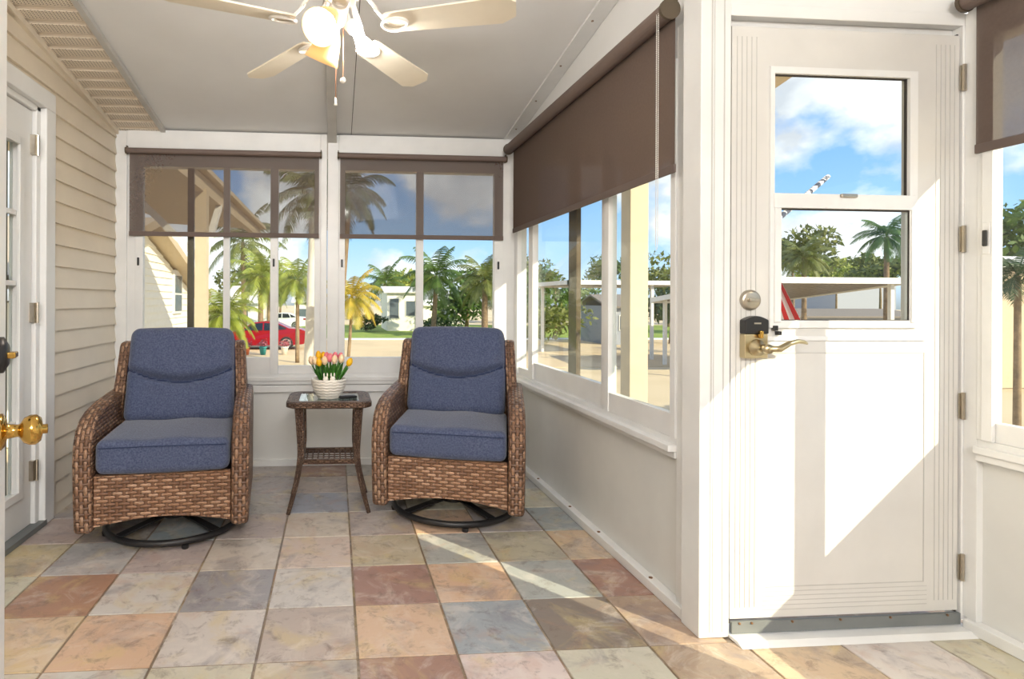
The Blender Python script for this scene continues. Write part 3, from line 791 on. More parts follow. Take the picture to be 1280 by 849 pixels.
def recliner():
    e = empty('swivel_armchair')
    W = .30          # half width between the arms
    # arms: side panels with the waterfall front
    prof = [(.30, .13), (.34, .5), (.33, .69), (.2, .685), (.05, .68), (-.08, .672), (-.2, .655), (-.28, .628), (-.335, .585), (-.365, .53), (-.378, .45), (-.378, .3), (-.372, .2), (-.365, .11), (-.28, .11), (-.1, .125)]
    for s in (-1, 1):
        b = MB(); b.prism(prof, s * W, s * (W + .083))
        o = b.build('arm', M['wickA'], e, bevel=.022, seg=3)
        for v in o.data.vertices:               # arms splay outwards at the front
            t_ = max(0, (-v.co.y)) / .378
            v.co.x += s * .006 * t_ * min(1, v.co.z / .5)
    # wings beside the back cushion
    wing = [(.14, .60), (.165, .70), (.20, .80), (.225, .88), (.235, .925), (.255, .945), (.33, .95), (.35, .93), (.345, .75), (.335, .5), (.3, .2), (.2, .3)]
    for s in (-1, 1):
        b = MB(); b.prism(wing, s * (W - .002), s * (W + .062)); wo = b.build('wing', M['wickA'], e, bevel=.018, seg=3)
        for v in wo.data.vertices: v.co.x *= 1 - .075 * max(0, (v.co.z - .5) / .45)
    b = MB(); b.prism([(.26, .18), (.32, .18), (.362, .5), (.372, .93), (.33, .95), (.30, .5)], -W - .02, W + .02)
    b.build('back_panel', M['wick'], e, bevel=.01)
    # apron with an arched lower edge
    n = 14; top = .372; pts = []
    b = MB()
    for i in range(n):
        xa, xb = -W + 2 * W * i / n, -W + 2 * W * (i + 1) / n
        za = .138 + .035 * math.cos(PI * xa / 2 / W) ; zb = .138 + .035 * math.cos(PI * xb / 2 / W)
        ya = -.352
        b.quad([(xa, ya, za), (xb, ya, zb), (xb, ya, top), (xa, ya, top)], [(xa, za), (xb, zb), (xb, top), (xa, top)])
        b.quad([(xa, ya + .03, za), (xa, ya + .03, top), (xb, ya + .03, top), (xb, ya + .03, zb)])
        b.quad([(xa, ya, za), (xa, ya + .03, za), (xb, ya + .03, zb), (xb, ya, zb)])
        b.quad([(xa, ya, top), (xb, ya, top), (xb, ya + .03, top), (xa, ya + .03, top)])
    b.build('apron', M['wick'], e)
    b = MB().box(-W, W, -.32, .28, .20, .36); b.build('seat_deck', M['blackmetal'], e)
    # seat cushion
    hx, hy, hz = W - .004, .275, .078
    def fs(v):
        fr = max(0, (-v.y - .1) / .175); v = v.copy(); v.z += .004 * math.sin(v.x * 21) * (v.z > 0); v.y -= .012 * (1 - (v.x / hx) ** 2) * (v.y < 0); return v
    b = rbox(hx, hy, hz, .035, 9, .016, fs)
    b.v = [(x, y - .09, z + .455) for x, y, z in b.v]
    sc = b.build('seat_cushion', M['fabric'], e, smooth=True)
    pp = []
    for zz in (.515,):
        for k in range(21):
            x = -hx + .02 + (2 * hx - .04) * k / 20
            pp.append((x, -.09 - hy - .003 - .012 * (1 - (x / hx) ** 2) , .452 + .05 + .006 * (1 - (x / hx) ** 2)))
        pp = [(-hx + .002, .1, .505), (-hx + .003, -.3, .502)] + pp + [(hx - .003, -.3, .502), (hx - .002, .1, .505)]
    MB().tube(pp, .0019, 6).build('piping', M['piping'], sc, smooth=True)
    # back cushion, leaning, with the smile-shaped tuck below the head roll
    bx, bz, by = .286, .262, .07
    def fb(v):
        v = v.copy(); a = v.x / bx
        zs = .03 - .075 * (1 - a * a)
        g = math.exp(-((v.z - zs) / .012) ** 2)
        if v.y < 0:
            v.y += .042 * g * (1 - .4 * a ** 4)
            up = 1 if v.z > zs else .35
            v.y -= up * .034 * (1 - a * a) * min(1, abs(v.z - zs) / (.045 if v.z > zs else .12))
            v.y += .004 * math.sin(v.x * 27 + 1) * math.exp(-((v.z - zs) / .08) ** 2)
        v.x *= 1 - .012 * g + .0 * v.z
        v.x *= 1 - .035 * (v.z + bz) / bz / 2
        return v
    b = rbox(bx, by, bz, .05, 44, 0, fb)
    th = math.radians(17); R = Matrix.Rotation(-th, 3, 'X')
    b.v = [tuple(R @ Vector(p) + Vector((0, .205, .762))) for p in b.v]
    bc = b.build('back_cushion', M['fabric'], e, smooth=True)
    pp = []
    for k in range(41):
        t_ = 2 * PI * k / 41; c, s = math.cos(t_), math.sin(t_)
        x = math.copysign(abs(c) ** .22, c) * (bx - .002); zz = math.copysign(abs(s) ** .22, s) * (bz - .002)
        pp.append(R @ Vector((x * (.99 if zz > 0 else 1), -.012, zz)) + Vector((0, .205, .762)))
    MB().tube(pp, .0026, 6, closed=True).build('piping', M['piping'], bc, smooth=True)
    pp = []
    for k in range(25):
        a = -.97 + 1.94 * k / 24; zs_ = .03 - .075 * (1 - a * a)
        pp.append(R @ Vector((a * bx * .965, -by + .042 * (1 - .4 * a ** 4) - .005 + .004 * math.sin(a * bx * 27 + 1) + .012 * a ** 8, zs_)) + Vector((0, .205, .762)))
    MB().tube(pp, .006, 6).build('tuck_seam', M['piping'], bc, smooth=True)
    # swivel base
    sb = MB(); sb.tube([(.33 * math.cos(t * 2 * PI / 48), .33 * math.sin(t * 2 * PI / 48), .034) for t in range(48)], .0165, 10, closed=True)
    rg = sb.build('base_ring', M['blackmetal'], e, smooth=True)
    for t in range(4):
        a = PI / 4 + t * PI / 2
        MB().bar((.03 * math.cos(a), .03 * math.sin(a), .075), (.318 * math.cos(a), .318 * math.sin(a), .042), .045, .012).build('spoke', M['blackmetal'], e, bevel=.003)
        b = MB().lathe([(.016, 0), (.018, .02), (.0001, .022)], (.33 * math.cos(a - .5), .33 * math.sin(a - .5), 0), 12); b.build('foot', M['blackmetal'], e)
    MB().lathe([(.0001, .055), (.07, .055), (.07, .09), (.04, .1), (.04, .17), (.11, .175), (.11, .2), (.0001, .2)], (0, 0, 0), 24).build('swivel_column', M['blackmetal'], e, bevel=.002)
    return e

rc = recliner()
rc.scale.z = .985; rc.location = (-.825, 3.105, 0); rc.rotation_euler = (0, 0, math.radians(6))
tag(rc, 'brown wicker swivel armchair with blue cushions, left of the table, by the siding wall', 'armchair', 'wicker swivel armchairs')
r2 = copy_tree(rc); r2.location = (.665, 3.235, 0); r2.rotation_euler = (0, 0, math.radians(-17))
tag(r2, 'brown wicker swivel armchair with blue cushions, right of the table, near the long blind', 'armchair', 'wicker swivel armchairs')

# ------------------------------------------------------------------ side table
tc0 = (-.032, 3.365, 0)
tb = empty('side_table', tc0, label='small dark brown wicker side table with glass top between the two armchairs', cat='table')
hw, hd, zt = .236, .205, .615
def rrect(hx, hy, r, z, n=6, bow=0):
    o = []
    for cx2, cy2, a0 in ((hx - r, hy - r, 0), (-hx + r, hy - r, 90), (-hx + r, -hy + r, 180), (hx - r, -hy + r, 270)):
        for k in range(n + 1):
            a = math.radians(a0 + 90 * k / n); o.append(Vector((cx2 + r * math.cos(a), cy2 + r * math.sin(a), z)))
    return o
O = rrect(hw, hd, .07, 0); I = rrect(hw - .068, hd - .055, .02, 0); n = len(O)
b = MB(); lv = [(O, -.036, 0), (O, -.008, 0), (O, 0, -.008), (I, 0, 0), (I, -.02, 0)]
def ringpts(base, z, ins): return [Vector((p.x * (1 + ins / hw), p.y * (1 + ins / hd), zt + z)) for p in base]
RR = [ringpts(O, -.036, -.012), ringpts(O, -.03, 0), ringpts(O, -.008, 0), ringpts(O, 0, -.008), ringpts(I, 0, 0), ringpts(I, -.03, 0)]
for a, c in zip(RR, RR[1:] + RR[:1]):
    arc = 0
    for k in range(n):
        l = (k + 1) % n; L_ = (a[l] - a[k]).length
        b.quad([a[k], a[l], c[l], c[k]], [(arc, 0), (arc + L_, 0), (arc + L_, (c[k] - a[k]).length), (arc, (c[k] - a[k]).length)]); arc += L_
b.build('top_frame', M['wickT'], tb, smooth=False)
MB().box(-hw + .066, hw - .066, -hd + .053, hd - .053, zt - .008, zt - .003).build('glass_top', M['tglass'], tb)
b = MB()
for k in range(9): x = -hw + .08 + k * .039; b.bar((x, -hd + .05, zt - .022), (x, hd - .05, zt - .022), .006, .004)
b.build('glass_support', M['wickT'], tb)
for sx in (-1, 1):
    for sy in (-1, 1):
        pts = []; rs = []
        for k in range(15):
            t_ = k / 14; zz = (zt - .03) * (1 - t_)
            x = .165 - .012 * math.sin(min(1, t_ / .55) * PI / 2) + .068 * max(0, (t_ - .42) / .58) ** 1.5
            y = .135 - .01 * math.sin(min(1, t_ / .55) * PI / 2) + .045 * max(0, (t_ - .42) / .58) ** 1.5
            pts.append((sx * x, sy * y, zz)); rs.append(.034 - .018 * t_)
        MB().tube(pts, rs, 4, sq=(1, 1)).build('leg', M['wickT'], tb, bevel=.004)
b = MB(); zs = .275
for x in [-.125 + k * .03125 for k in range(9)]: b.bar((x, -.125, zs), (x, .125, zs), .009, .006)
for y in [-.09 + k * .045 for k in range(5)]: b.bar((-.15, y, zs + .004), (.15, y, zs + .004), .009, .006)
for s in (-1, 1): b.bar((-.15, s * .125, zs), (.15, s * .125, zs), .022, .026); b.bar((s * .148, -.13, zs), (s * .148, .13, zs), .02, .024)
b.build('lower_shelf', M['wickT'], tb)

# tulips in the white bowl
bw_ = empty('tulip_bowl', (tc0[0] - .003, tc0[1] - .03, zt - .003), label='white ribbed ceramic bowl of yellow, pink and cream tulips on the side table', cat='flowers')
b = MB(); nn = 48; prof = [(.045, 0), (.06, .001), (.075, .02), (.088, .05), (.095, .08), (.099, .108), (.1, .112), (.094, .112), (.089, .08), (.07, .02), (.0001, .012)]
pr = []
fine = 40
for k in range(fine):
    t_ = k / (fine - 1); rr_ = .058 + .042 * math.sin(t_ * PI / 2) ** .8; pr.append((rr_, .112 * t_))
R = []
for i, (r_, h_) in enumerate(pr):
    ring = []
    for k in range(72):
        a = 2 * PI * k / 72; rp = r_ + .0018 * math.sin(h_ * 2 * PI / .0165 + 1.2 * math.sin(a * 14))
        ring.append(Vector((rp * math.cos(a), rp * math.sin(a), h_)))
    R.append(ring)
R.append([Vector((.093 * math.cos(2 * PI * k / 72), .093 * math.sin(2 * PI * k / 72), .112)) for k in range(72)])
R.append([Vector((.088 * math.cos(2 * PI * k / 72), .088 * math.sin(2 * PI * k / 72), .09)) for k in range(72)])
for i in range(len(R) - 1):
    for k in range(72): l = (k + 1) % 72; b.quad([R[i][k], R[i][l], R[i + 1][l], R[i + 1][k]])
b.quad(R[0][::-1])
b.build('bowl', M['ceramic'], bw_, smooth=True)
MB().lathe([(.088, .09), (.05, .096), (.0001, .099)], (0, 0, 0), 24).build('moss', M['moss'], bw_)
TL = [(-.092, .0, .212, 'cream'), (-.072, -.03, .215, 'cream'), (-.056, .03, .238, 'yel'), (-.052, -.035, .207, 'yel'), (-.012, .01, .232, 'pink'), (-.022, -.03, .214, 'cream'),
      (.004, -.02, .228, 'pink'), (.032, .02, .232, 'pink'), (.03, -.035, .22, 'cream'), (.066, -.01, .222, 'cream'), (.062, .035, .228, 'pink'), (.108, -.02, .205, 'yel'), (.01, .06, .222, 'cream'), (-.03, .06, .23, 'yel')]
for (x, y, h_, c) in TL:
    b = MB(); n = 6
    base = Vector((x * .45, y * .45, .09)); top = Vector((x, y, h_ - .022)); mid = (base + top) / 2 + Vector((x * .1, y * .1, 0))
    st = MB().tube([base, mid, top], .0028, 6).build('tulip', M['leafg'], bw_, smooth=True)
    hb = MB(); lean = (top - mid).normalized()
    hb.lathe([(.002, -.002), (.013, .006), (.0175, .018), (.0165, .032), (.0115, .043), (.005, .05), (.0001, .051)], top, 12, lean)
    for k in range(3):
        a = k * 2 * PI / 3 + x * 30
        o = Vector((math.cos(a), math.sin(a), 0)) * .0045
        hb.lathe([(.002, 0), (.009, .01), (.0105, .022), (.008, .034), (.0001, .045)], top + o, 10, lean + o * 8)
    hb.build('blossom', M[c], st, smooth=True)
    lb = MB()
    for k in range(5):
        a = random.uniform(0, 2 * PI); d = Vector((math.cos(a), math.sin(a), 0)); sd_ = Vector((-d.y, d.x, 0)); L_ = random.uniform(.075, .115)
        prev = None
        for i in range(6):
            t_ = i / 5; c0 = base + (top - base) * .1 + d * (.008 + .02 * t_ * t_) + Vector((x * .4 * t_, y * .4 * t_, L_ * t_)); wd = .009 * math.sin(PI * min(.97, t_ * .85 + .12))
            cur = (c0 - sd_ * wd, c0 + sd_ * wd)
            if prev: lb.quad([prev[0], prev[1], cur[1], cur[0]])
            prev = cur
    lb.build('leaves', M['leafg'], st, smooth=True)
for x in (-.017, .022):
    b = MB().sphere((x, -.085, .118), .016, 12, (1, .8, 1))
    for s in (-1, 1): b.sphere((x + s * .009, -.085, .14), .012, 10, (.4, .35, 1.1))
    b.build('rabbit_ornament', M['ceramic'], bw_, smooth=True)
rm = empty('remote_control', (tc0[0] + .105, tc0[1] - .055, zt - .003), math.radians(20), label='small black remote control lying on the table glass right of the tulip bowl', cat='remote')
b = rbox(.052, .019, .007, .006, 5, .003); b.v = [(x, y, z + .008) for x, y, z in b.v]; b.build('case', M['black'], rm, smooth=True)
b = MB()
for k in range(3): b.lathe([(.005, 0), (.004, .002), (.0001, .002)], (-.02 + k * .018, 0, .0165), 10)
b.build('buttons', M['grey_rubber'], rm)

# ------------------------------------------------------------------ ceiling fan
fx0, fy0, fz = .01, 2.1, 2.155
fan = empty('ceiling_fan', (fx0, fy0, zc_(fy0)), label='white ceiling fan with ivory blades, lit bulbs and pull chains hanging from the ceiling', cat='ceiling fan')
def fp_(mb, name, m_, par=None, **k): return loc(mb, fx0, fy0, zc_(fy0)).build(name, m_, par or fan, **k)
fp_(MB().lathe([(.0001, zc_(fy0) + .01), (.07, zc_(fy0) + .01), (.07, zc_(fy0) - .03), (.03, zc_(fy0) - .06), (.014, zc_(fy0) - .06), (.014, fz + .27)], (fx0, fy0, 0), 24), 'down_rod', M['fanw'], smooth=True)
fp_(MB().lathe([(.014, fz + .28), (.07, fz + .27), (.105, fz + .23), (.112, fz + .18), (.11, fz + .15), (.085, fz + .125), (.05, fz + .115), (.0001, fz + .115)], (fx0, fy0, 0), 32), 'motor_housing', M['fanw'], smooth=True)
b = MB()
for k in range(30):
    a = 2 * PI * k / 30; b.bar((fx0 + .06 * math.cos(a), fy0 + .06 * math.sin(a), fz + .122), (fx0 + .108 * math.cos(a), fy0 + .108 * math.sin(a), fz + .142), .004, .003)
fp_(b, 'vent_ribs', M['fanw'])
for k in range(5):
    a = math.radians(36 + 72 * k)                      # from +Y
    d = Vector((math.sin(a), math.cos(a), 0)); s = Vector((d.y, -d.x, 0)); tilt = math.radians(11)
    s2 = s * math.cos(tilt) + Vector((0, 0, 1)) * math.sin(tilt); up = s2.cross(d)
    if up.z < 0: up = -up
    c0 = Vector((fx0, fy0, fz - .004))
    out = [(.17, -.045), (.19, -.052), (.575, -.066), (.62, -.036), (.62, .036), (.575, .066), (.19, .052), (.17, .045)]
    b = MB(); A = [c0 + d * r_ + s2 * w_ + up * .003 for r_, w_ in out]; B = [c0 + d * r_ + s2 * w_ - up * .003 for r_, w_ in out]
    b.quad(A); b.quad(B[::-1])
    for i in range(8): b.quad([A[i], B[i], B[(i + 1) % 8], A[(i + 1) % 8]])
    bl_ = fp_(b, 'blade', M['blade'])
    b = MB(); b.bar(c0 + d * .08 + Vector((0, 0, .125)), c0 + d * .14 + Vector((0, 0, .05)), .022, .01); b.bar(c0 + d * .13 + Vector((0, 0, .055)), c0 + d * .18 - up * .004, .022, .008)
    lp = []
    for q in range(20):
        t_ = 2 * PI * q / 20; lp.append(c0 + d * (.205 + .045 * math.cos(t_)) + s2 * .03 * math.sin(t_) - up * .008)
    b.tube(lp, .006, 6, closed=True)
    fp_(b, 'blade_iron', M['fanw'], bl_, smooth=True)
# light kit
lz = fz + .05
fp_(MB().lathe([(.036, fz + .115), (.034, fz + .08), (.033, lz), (.03, lz - .03), (.018, lz - .045), (.0001, lz - .048)], (fx0, fy0, 0), 28), 'light_kit', M['fanw'], smooth=True)
K = Vector((fx0, fy0, lz + .01))
def lamp(dirv, shade=True, L0=.045):
    dv_ = Vector(dirv).normalized()
    b = MB().tube([K + Vector((dv_.x, dv_.y, 0)) * .03, K + dv_ * .055], .013, 10)
    b.lathe([(.0001, .05), (.022, .05), (.024, .058), (.02, .085), (.016, .09), (.0001, .09)], K, 18, dv_)
    arm = fp_(b, 'lamp_arm', M['fanw'], smooth=True)
    bb = MB().lathe([(.012, .088), (.013, .1), (.018, .118), (.027, .135), (.03, .152), (.026, .17), (.014, .181), (.0001, .183)], K, 20, dv_)
    fp_(bb, 'bulb', M['bulb'], arm, smooth=True)
    if shade:
        sh = MB().lathe([(.022, .062), (.03, .075), (.042, .1), (.05, .13), (.058, .165), (.066, .185), (.064, .185), (.055, .165), (.047, .13), (.039, .1), (.027, .077)], K, 28, dv_)
        fp_(sh, 'lamp_shade', M['shade'], arm, smooth=True)
lamp((-.36, -.66, -.66)); lamp((-.36, .4, -.85)); lamp((.62, .2, -.76), False)
for (dx, dy, L_, ball) in ((-.012, .03, .255, 0), (.014, .035, .19, 1)):
    zt_ = lz - .04
    b = MB().tube([(fx0 + dx, fy0 + dy, zt_), (fx0 + dx, fy0 + dy, zt_ - L_)], .0016, 6)
    ch = fp_(b, 'pull_chain', M['chainm'])
    b = MB()
    if ball: b.sphere((fx0 + dx, fy0 + dy, zt_ - L_), .011, 14)
    else: b.lathe([(.002, 0), (.005, -.008), (.004, -.018), (.008, -.028), (.0001, -.03)], (fx0 + dx, fy0 + dy, zt_ - L_), 12)
    fp_(b, 'chain_pull', M['ceramic'], ch, smooth=True)

# ------------------------------------------------------------------ outside
G = -1.40

g = MB(); g.quad([(-150, -60, G - .02), (200, -60, G - .02), (200, 260, G - .02), (-150, 260, G - .02)]); struct(g, 'ground', M['ground'])
g = MB(); g.box(-60, 80, 22, 37.5, G - .02, G); struct(g, 'road', M['road'])
g = MB(); g.box(-60, 1.5, 38, 60, G - .02, G + .03); g.box(1.5, 80, 38, 41.5, G - .02, G + .03)
g = MB(); g.box(-60, 80, 38.5, 60, G - .02, G + .03); struct(g, 'lawn', M['grass'])
g = MB(); g.box(-60, 80, 37.5, 38.5, G - .02, G + .06); struct(g, 'kerb', M['roofw'])

def palm(label, px, Y, crown_py, R, trunk_r, mi, nf=22, tm='trunk', lean=.0, name='palm_tree', droop=1.0, nl=36, base_px=None):
    X = at(px, Y); zc2 = zat(px, crown_py, Y)
    bx_ = at(base_px, Y) if base_px else X + lean
    e = empty(name, (bx_, Y, G), label=label, cat='palm tree')
    O_ = Vector((bx_, Y, G)); top = Vector((X, Y, zc2))
    pts = [];
    for k in range(9):
        t_ = k / 8; p = O_.lerp(top, t_); p.x += (bx_ - X) * -.15 * math.sin(t_ * PI); pts.append(p - O_)
    MB().tube(pts, [trunk_r * (1.15 - .3 * k / 8) for k in range(9)], 10).build('trunk', M[tm], e, smooth=True)
    b = MB()
    for k in range(nf):
        a = 2 * PI * (k * .381966) ; el = math.radians(78 - 105 * (k / nf)); d = Vector((math.cos(a), math.sin(a), 0)); s = Vector((-d.y, d.x, 0))
        p = top - O_; dirv = d * math.cos(el) + Vector((0, 0, 1)) * math.sin(el); L_ = R * random.uniform(.85, 1.12); m_ = nl
        prevp = p
        for i in range(m_):
            t_ = (i + 1) / m_; dirv = (dirv + Vector((0, 0, -1)) * (.085 * droop * 20 / m_)).normalized(); p = prevp + dirv * (L_ / m_)
            upv = s.cross(dirv)
            wr = .012 * R * (1 - t_) + .004
            b.quad([prevp - s * wr, prevp + s * wr, p + s * wr, p - s * wr])
            if t_ > .12:
                ll = R * .3 * math.sin(PI * min(1, .15 + t_ * .85)) ** .6 * random.uniform(.8, 1.1) + .02
                for sg in (-1, 1):
                    ld = (s * sg * .8 + dirv * .55 + Vector((0, 0, -.28 * droop - random.uniform(0, .25)))).normalized(); wv = dirv * (R * .0115)
                    q = p + ld * ll * .55; r_ = p + (ld + Vector((0, 0, -.25))).normalized() * ll
                    b.quad([p - wv, p + wv, q + wv * .9, q - wv * .9]); b.quad([q - wv * .9, q + wv * .9, r_])
            prevp = p
    b.build('fronds', LG[mi], e, weld=False)
    return e

def bushy(label, px, Y, py, w_, h_, mi, n=900, name='leafy_tree', cat='tree', trunk=True, leaf=.16, X=None, zc2=None):
    X = at(px, Y) if X is None else X; zz = zat(px, py, Y) if zc2 is None else zc2
    if not trunk: zz = G + h_ * .8
    e = empty(name, (X, Y, G), label=label, cat=cat)
    if trunk: MB().tube([(0, 0, 0), (.1, .05, (zz - G) * .5), (0, 0, zz - G)], [.05 * h_ + .03, .04 * h_ + .02, .02], 8).build('trunk', M['trunk'], e, smooth=True)
    b = MB(); blobs = []
    for k in range(11):
        v = Vector((random.uniform(-1, 1), random.uniform(-1, 1), random.uniform(-.9, 1)))
        if v.length > 1: v.normalize()
        blobs.append((Vector((v.x * w_ * .6, v.y * w_ * .6, v.z * h_ * .6)), random.uniform(.3, .5)))
    for k in range(n):
        c, r_ = random.choice(blobs); v = Vector((random.gauss(0, 1), random.gauss(0, 1), random.gauss(0, 1))).normalized() * random.uniform(.6, 1)
        p = c + Vector((v.x * w_ * r_, v.y * w_ * r_, v.z * h_ * r_)) + Vector((0, 0, zz - G))
        if p.z < .05: p.z = .05
        a = Vector((random.gauss(0, 1), random.gauss(0, 1), random.gauss(0, 1))).normalized(); c2_ = a.cross(v).normalized(); l_ = leaf * random.uniform(.6, 1.4)
        b.quad([p - a * l_, p + c2_ * l_ * .45, p + a * l_, p - c2_ * l_ * .45])
    b.build('foliage', LG[mi], e, weld=False); return e

# seen through the windows of the back wall
palm('tall palm with a brown trunk behind the tan post, seen through the left back window', 303, 41, 303, 3.3, .16, 2, lean=.2)
palm('royal palm with a pale white trunk in the rightmost pane of the left back window', 392, 18, 240, 2.0, .16, 2, tm='trunkw', base_px=386)
palm('palm whose dark hanging fronds show behind the blind of the right back window', 436, 13, 240, 1.25, .07, 4, base_px=408, droop=1.2)
palm('small golden yellow palm at the left of the right back window', 440, 17, 372, 1.15, .05, 3, nf=26, base_px=432, droop=1.1)
palm('distant palm left of the white house roof across the street', 481, 72, 355, 4.2, .2, 1, nf=18)
palm('coconut palm with a curved trunk standing just right of the white house', 545, 42, 345, 3.1, .17, 1, nf=26, base_px=541)
palm('shaggy palm at the right edge of the right back window', 606, 38, 350, 2.5, .2, 2, nf=26)
palm('yellow green palm beyond the red car, left of the centre stile', 326, 33.5, 345, 2.2, .15, 0, nf=24)
palm('thin palm beyond the red car, seen just left of the latch stile', 336, 49, 355, 2.4, .15, 2, nf=20)
palm('low yellow green palm behind the red car boot in the rightmost pane', 372, 24, 350, 1.5, .08, 0, nf=26, droop=1.1)
palm('areca palm clump in front of the tan post by the neighbouring house', 282, 12.5, 395, .85, .05, 0, nf=30, name='areca_palm')
bushy('round green tree beyond the street between the palms in the left back window', 350, 82, 358, 4, 2.6, 1, 1500, leaf=.3)
bushy('broad olive tree beyond the street behind the palm left of the car', 315, 66, 356, 4.5, 3, 2, 1500, leaf=.3)
bushy('dark leafy tree behind the shaggy palm in the right back window', 583, 47, 372, 3.4, 3, 1, 1500, leaf=.26)
bushy('low shrub at the foot of the curved coconut palm', 552, 44, 399, 1.9, .8, 4, 700, name='shrub', cat='shrub', trunk=False, leaf=.16)
bushy('dark shrub in front of the white house left wall', 470, 47, 402, 1.6, .9, 4, 700, name='shrub', cat='shrub', trunk=False, leaf=.15)
bushy('leafy tree far behind the white house roof', 510, 88, 352, 6, 2.4, 0, 1500, leaf=.35)
bushy('wide olive tree beyond the right corner of the room', 640, 66, 352, 6, 3.5, 2, 1800, leaf=.35)
bushy('green trees seen in the far pane of the right wall window', 694, 52, 360, 5, 3, 1, 1500, leaf=.3)

# white house across the street
def house(label, px0, px1, Y, ztop, depth, mw, mr, wins=(), name='house', over=.3, pitch=.7):
    xa, xb = at(px0, Y), at(px1, Y)
    e = empty(name, ((xa + xb) / 2, Y, G), label=label, cat='house'); hwid = (xb - xa) / 2; hh = ztop - G
    b = MB().box(-hwid, hwid, 0, depth, 0, hh); b.build('walls', M[mw], e)
    b = MB(); b.prism([(-over, hh - .02), (depth / 2, hh + pitch), (depth + over, hh - .02), (depth + over, hh - .12), (depth / 2, hh + pitch - .12), (-over, hh - .12)], -hwid - over, hwid + over)
    b.build('roof', M[mr], e)
    for (u, zz, ww, h2) in wins:
        f = MB().box(u * hwid - ww / 2 - .06, u * hwid + ww / 2 + .06, -.05, 0.01, zz - h2 / 2 - .06, zz + h2 / 2 + .06).build('window', M['roofw'], e)
        MB().box(u * hwid - ww / 2, u * hwid + ww / 2, -.07, -.045, zz - h2 / 2, zz + h2 / 2).build('pane', M['wpane'], f)
    return e
house('small white house with a pale roof across the street, behind the right back window', 484, 523, 48, 1.9, 6, 'house', 'roofw', ((-.55, 1.9, .75, 1.6), (.5, 1.9, .75, 1.2)), pitch=.5)
house('pale long house far behind the curved coconut palm', 524, 572, 56, .75, 5, 'house', 'roofw', ((.1, 1.2, .9, .8), (.6, 1.2, .9, .8)), pitch=.5)
house('white house behind the low palm in the rightmost pane', 368, 400, 60, 1.0, 6, 'house', 'roofw', ((-.4, 1.2, 1.2, .9), (.4, 1.2, 1.2, .9)))
house('white gabled cottage beyond the areca palm clump', 287, 322, 54, .9, 6, 'house', 'roofw', ((0, 1.3, .8, .9),), pitch=1.6)

# neighbouring house: siding gable wall facing us from the left
nx = -5.0
e = empty('house', (nx, 16.3, G), label='cream sided gable house on the left with one window', cat='house')
def nz(y): return 3.02 - .30 * abs(y - 15.4)
b = MB()
zz = G; k = 0
ya, yb = 10.5, 20.6
while zz < 3.1:
    zt2 = zz + .2
    # clip under the gable
    def clipy(zv): r_ = (2.98 - zv) / .30; return (max(ya, 15.4 - r_), min(yb, 15.4 + r_))
    if zz < 2.95:
        c0, c1 = clipy(zz), clipy(min(zt2, 2.97))
        b.quad([(nx + .03, c0[0], zz), (nx + .03, c0[1], zz), (nx, c1[1], zt2 if zt2 < 2.97 else 2.97), (nx, c1[0], zt2 if zt2 < 2.97 else 2.97)])
        b.quad([(nx - .02, c0[0], zz), (nx - .02, c0[1], zz), (nx + .03, c0[1], zz), (nx + .03, c0[0], zz)])
    zz = zt2
b.box(nx - 6, nx - .05, ya, yb, G, 1.1)
loc(b, nx, 16.3, G).build('walls', M['house'], e, weld=False)
b = MB()
for (y0_, y1_) in ((15.4, 21.6), (15.4, 9.6)):
    A = [(nx - 6, y0_, 3.02), (nx + .5, y0_, 3.06), (nx + .5, y1_, nz(y1_) + .04), (nx - 6, y1_, nz(y1_) + .04)]
    b.quad(A); b.quad([(p[0], p[1], p[2] + .22) for p in A][::-1])
    b.quad([A[1], A[2], (A[2][0], A[2][1], A[2][2] + .22), (A[1][0], A[1][1], A[1][2] + .22)])
loc(b, nx, 16.3, G).build('roof', M['housetan'], e, weld=False)
fw = loc(MB().box(nx, nx + .07, 18.3, 19.25, zat(223, 392, 18.7), zat(223, 338, 18.7)), nx, 16.3, G).build('window', M['roofw'], e)
w0, w1 = zat(223, 390, 18.7), zat(223, 345, 18.7)
b = MB()
for (a, c) in ((w0 + .03, (w0 + w1) / 2 - .03), ((w0 + w1) / 2 + .03, w1)):
    b.box(nx + .06, nx + .08, 18.4, 18.76, a, c).box(nx + .06, nx + .08, 18.8, 19.15, a, c)
loc(b, nx, 16.3, G).build('pane', M['wpane'], fw)

# neighbour's carport: tan post and long eave
e = empty('carport', (-1.9, 8.46, G), label="neighbour's tan carport with a square post and long sloping eave by the gable house", cat='carport')
zE = 2.86
b = MB(); b.box(-1.98, -1.82, 8.38, 8.54, G, zE - .12); b.build('post', M['housetan'], None)
po = [x for x in COL.objects if x.name == 'post'][0]; po.parent = e; po.location = (1.9, -8.46, -G)
b = MB(); b.prism([(5.4, zE - .16), (14.6, zE - .16), (14.6, zE + .06), (5.4, zE + .06)], -1.98, -1.86)
loc(b, -1.9, 8.46, G).build('eave_beam', M['housetan'], e)
b = MB(); P4 = [(-1.75, 5.4, zE - .0), (-1.75, 14.8, zE - .0), (-4.15, 14.8, zE + .12), (-4.15, 5.4, zE + .12)]
b.quad([(x, y, z + .07) for x, y, z in P4][::-1]); b.quad([(x, y, z + .14) for x, y, z in P4])
for i in range(4): a, c = P4[i], P4[(i + 1) % 4]; b.quad([(a[0], a[1], a[2] + .07), (c[0], c[1], c[2] + .07), (c[0], c[1], c[2] + .14), (a[0], a[1], a[2] + .14)])
loc(b, -1.9, 8.46, G).build('roof', M['housetan'], e, weld=False)
b = MB().bar((-1.9, 8.5, 1.7), (-1.9, 9.7, zE - .16), .09, .09).bar((-1.94, 8.46, 1.75), (-3.0, 8.46, zE - .05), .09, .09)
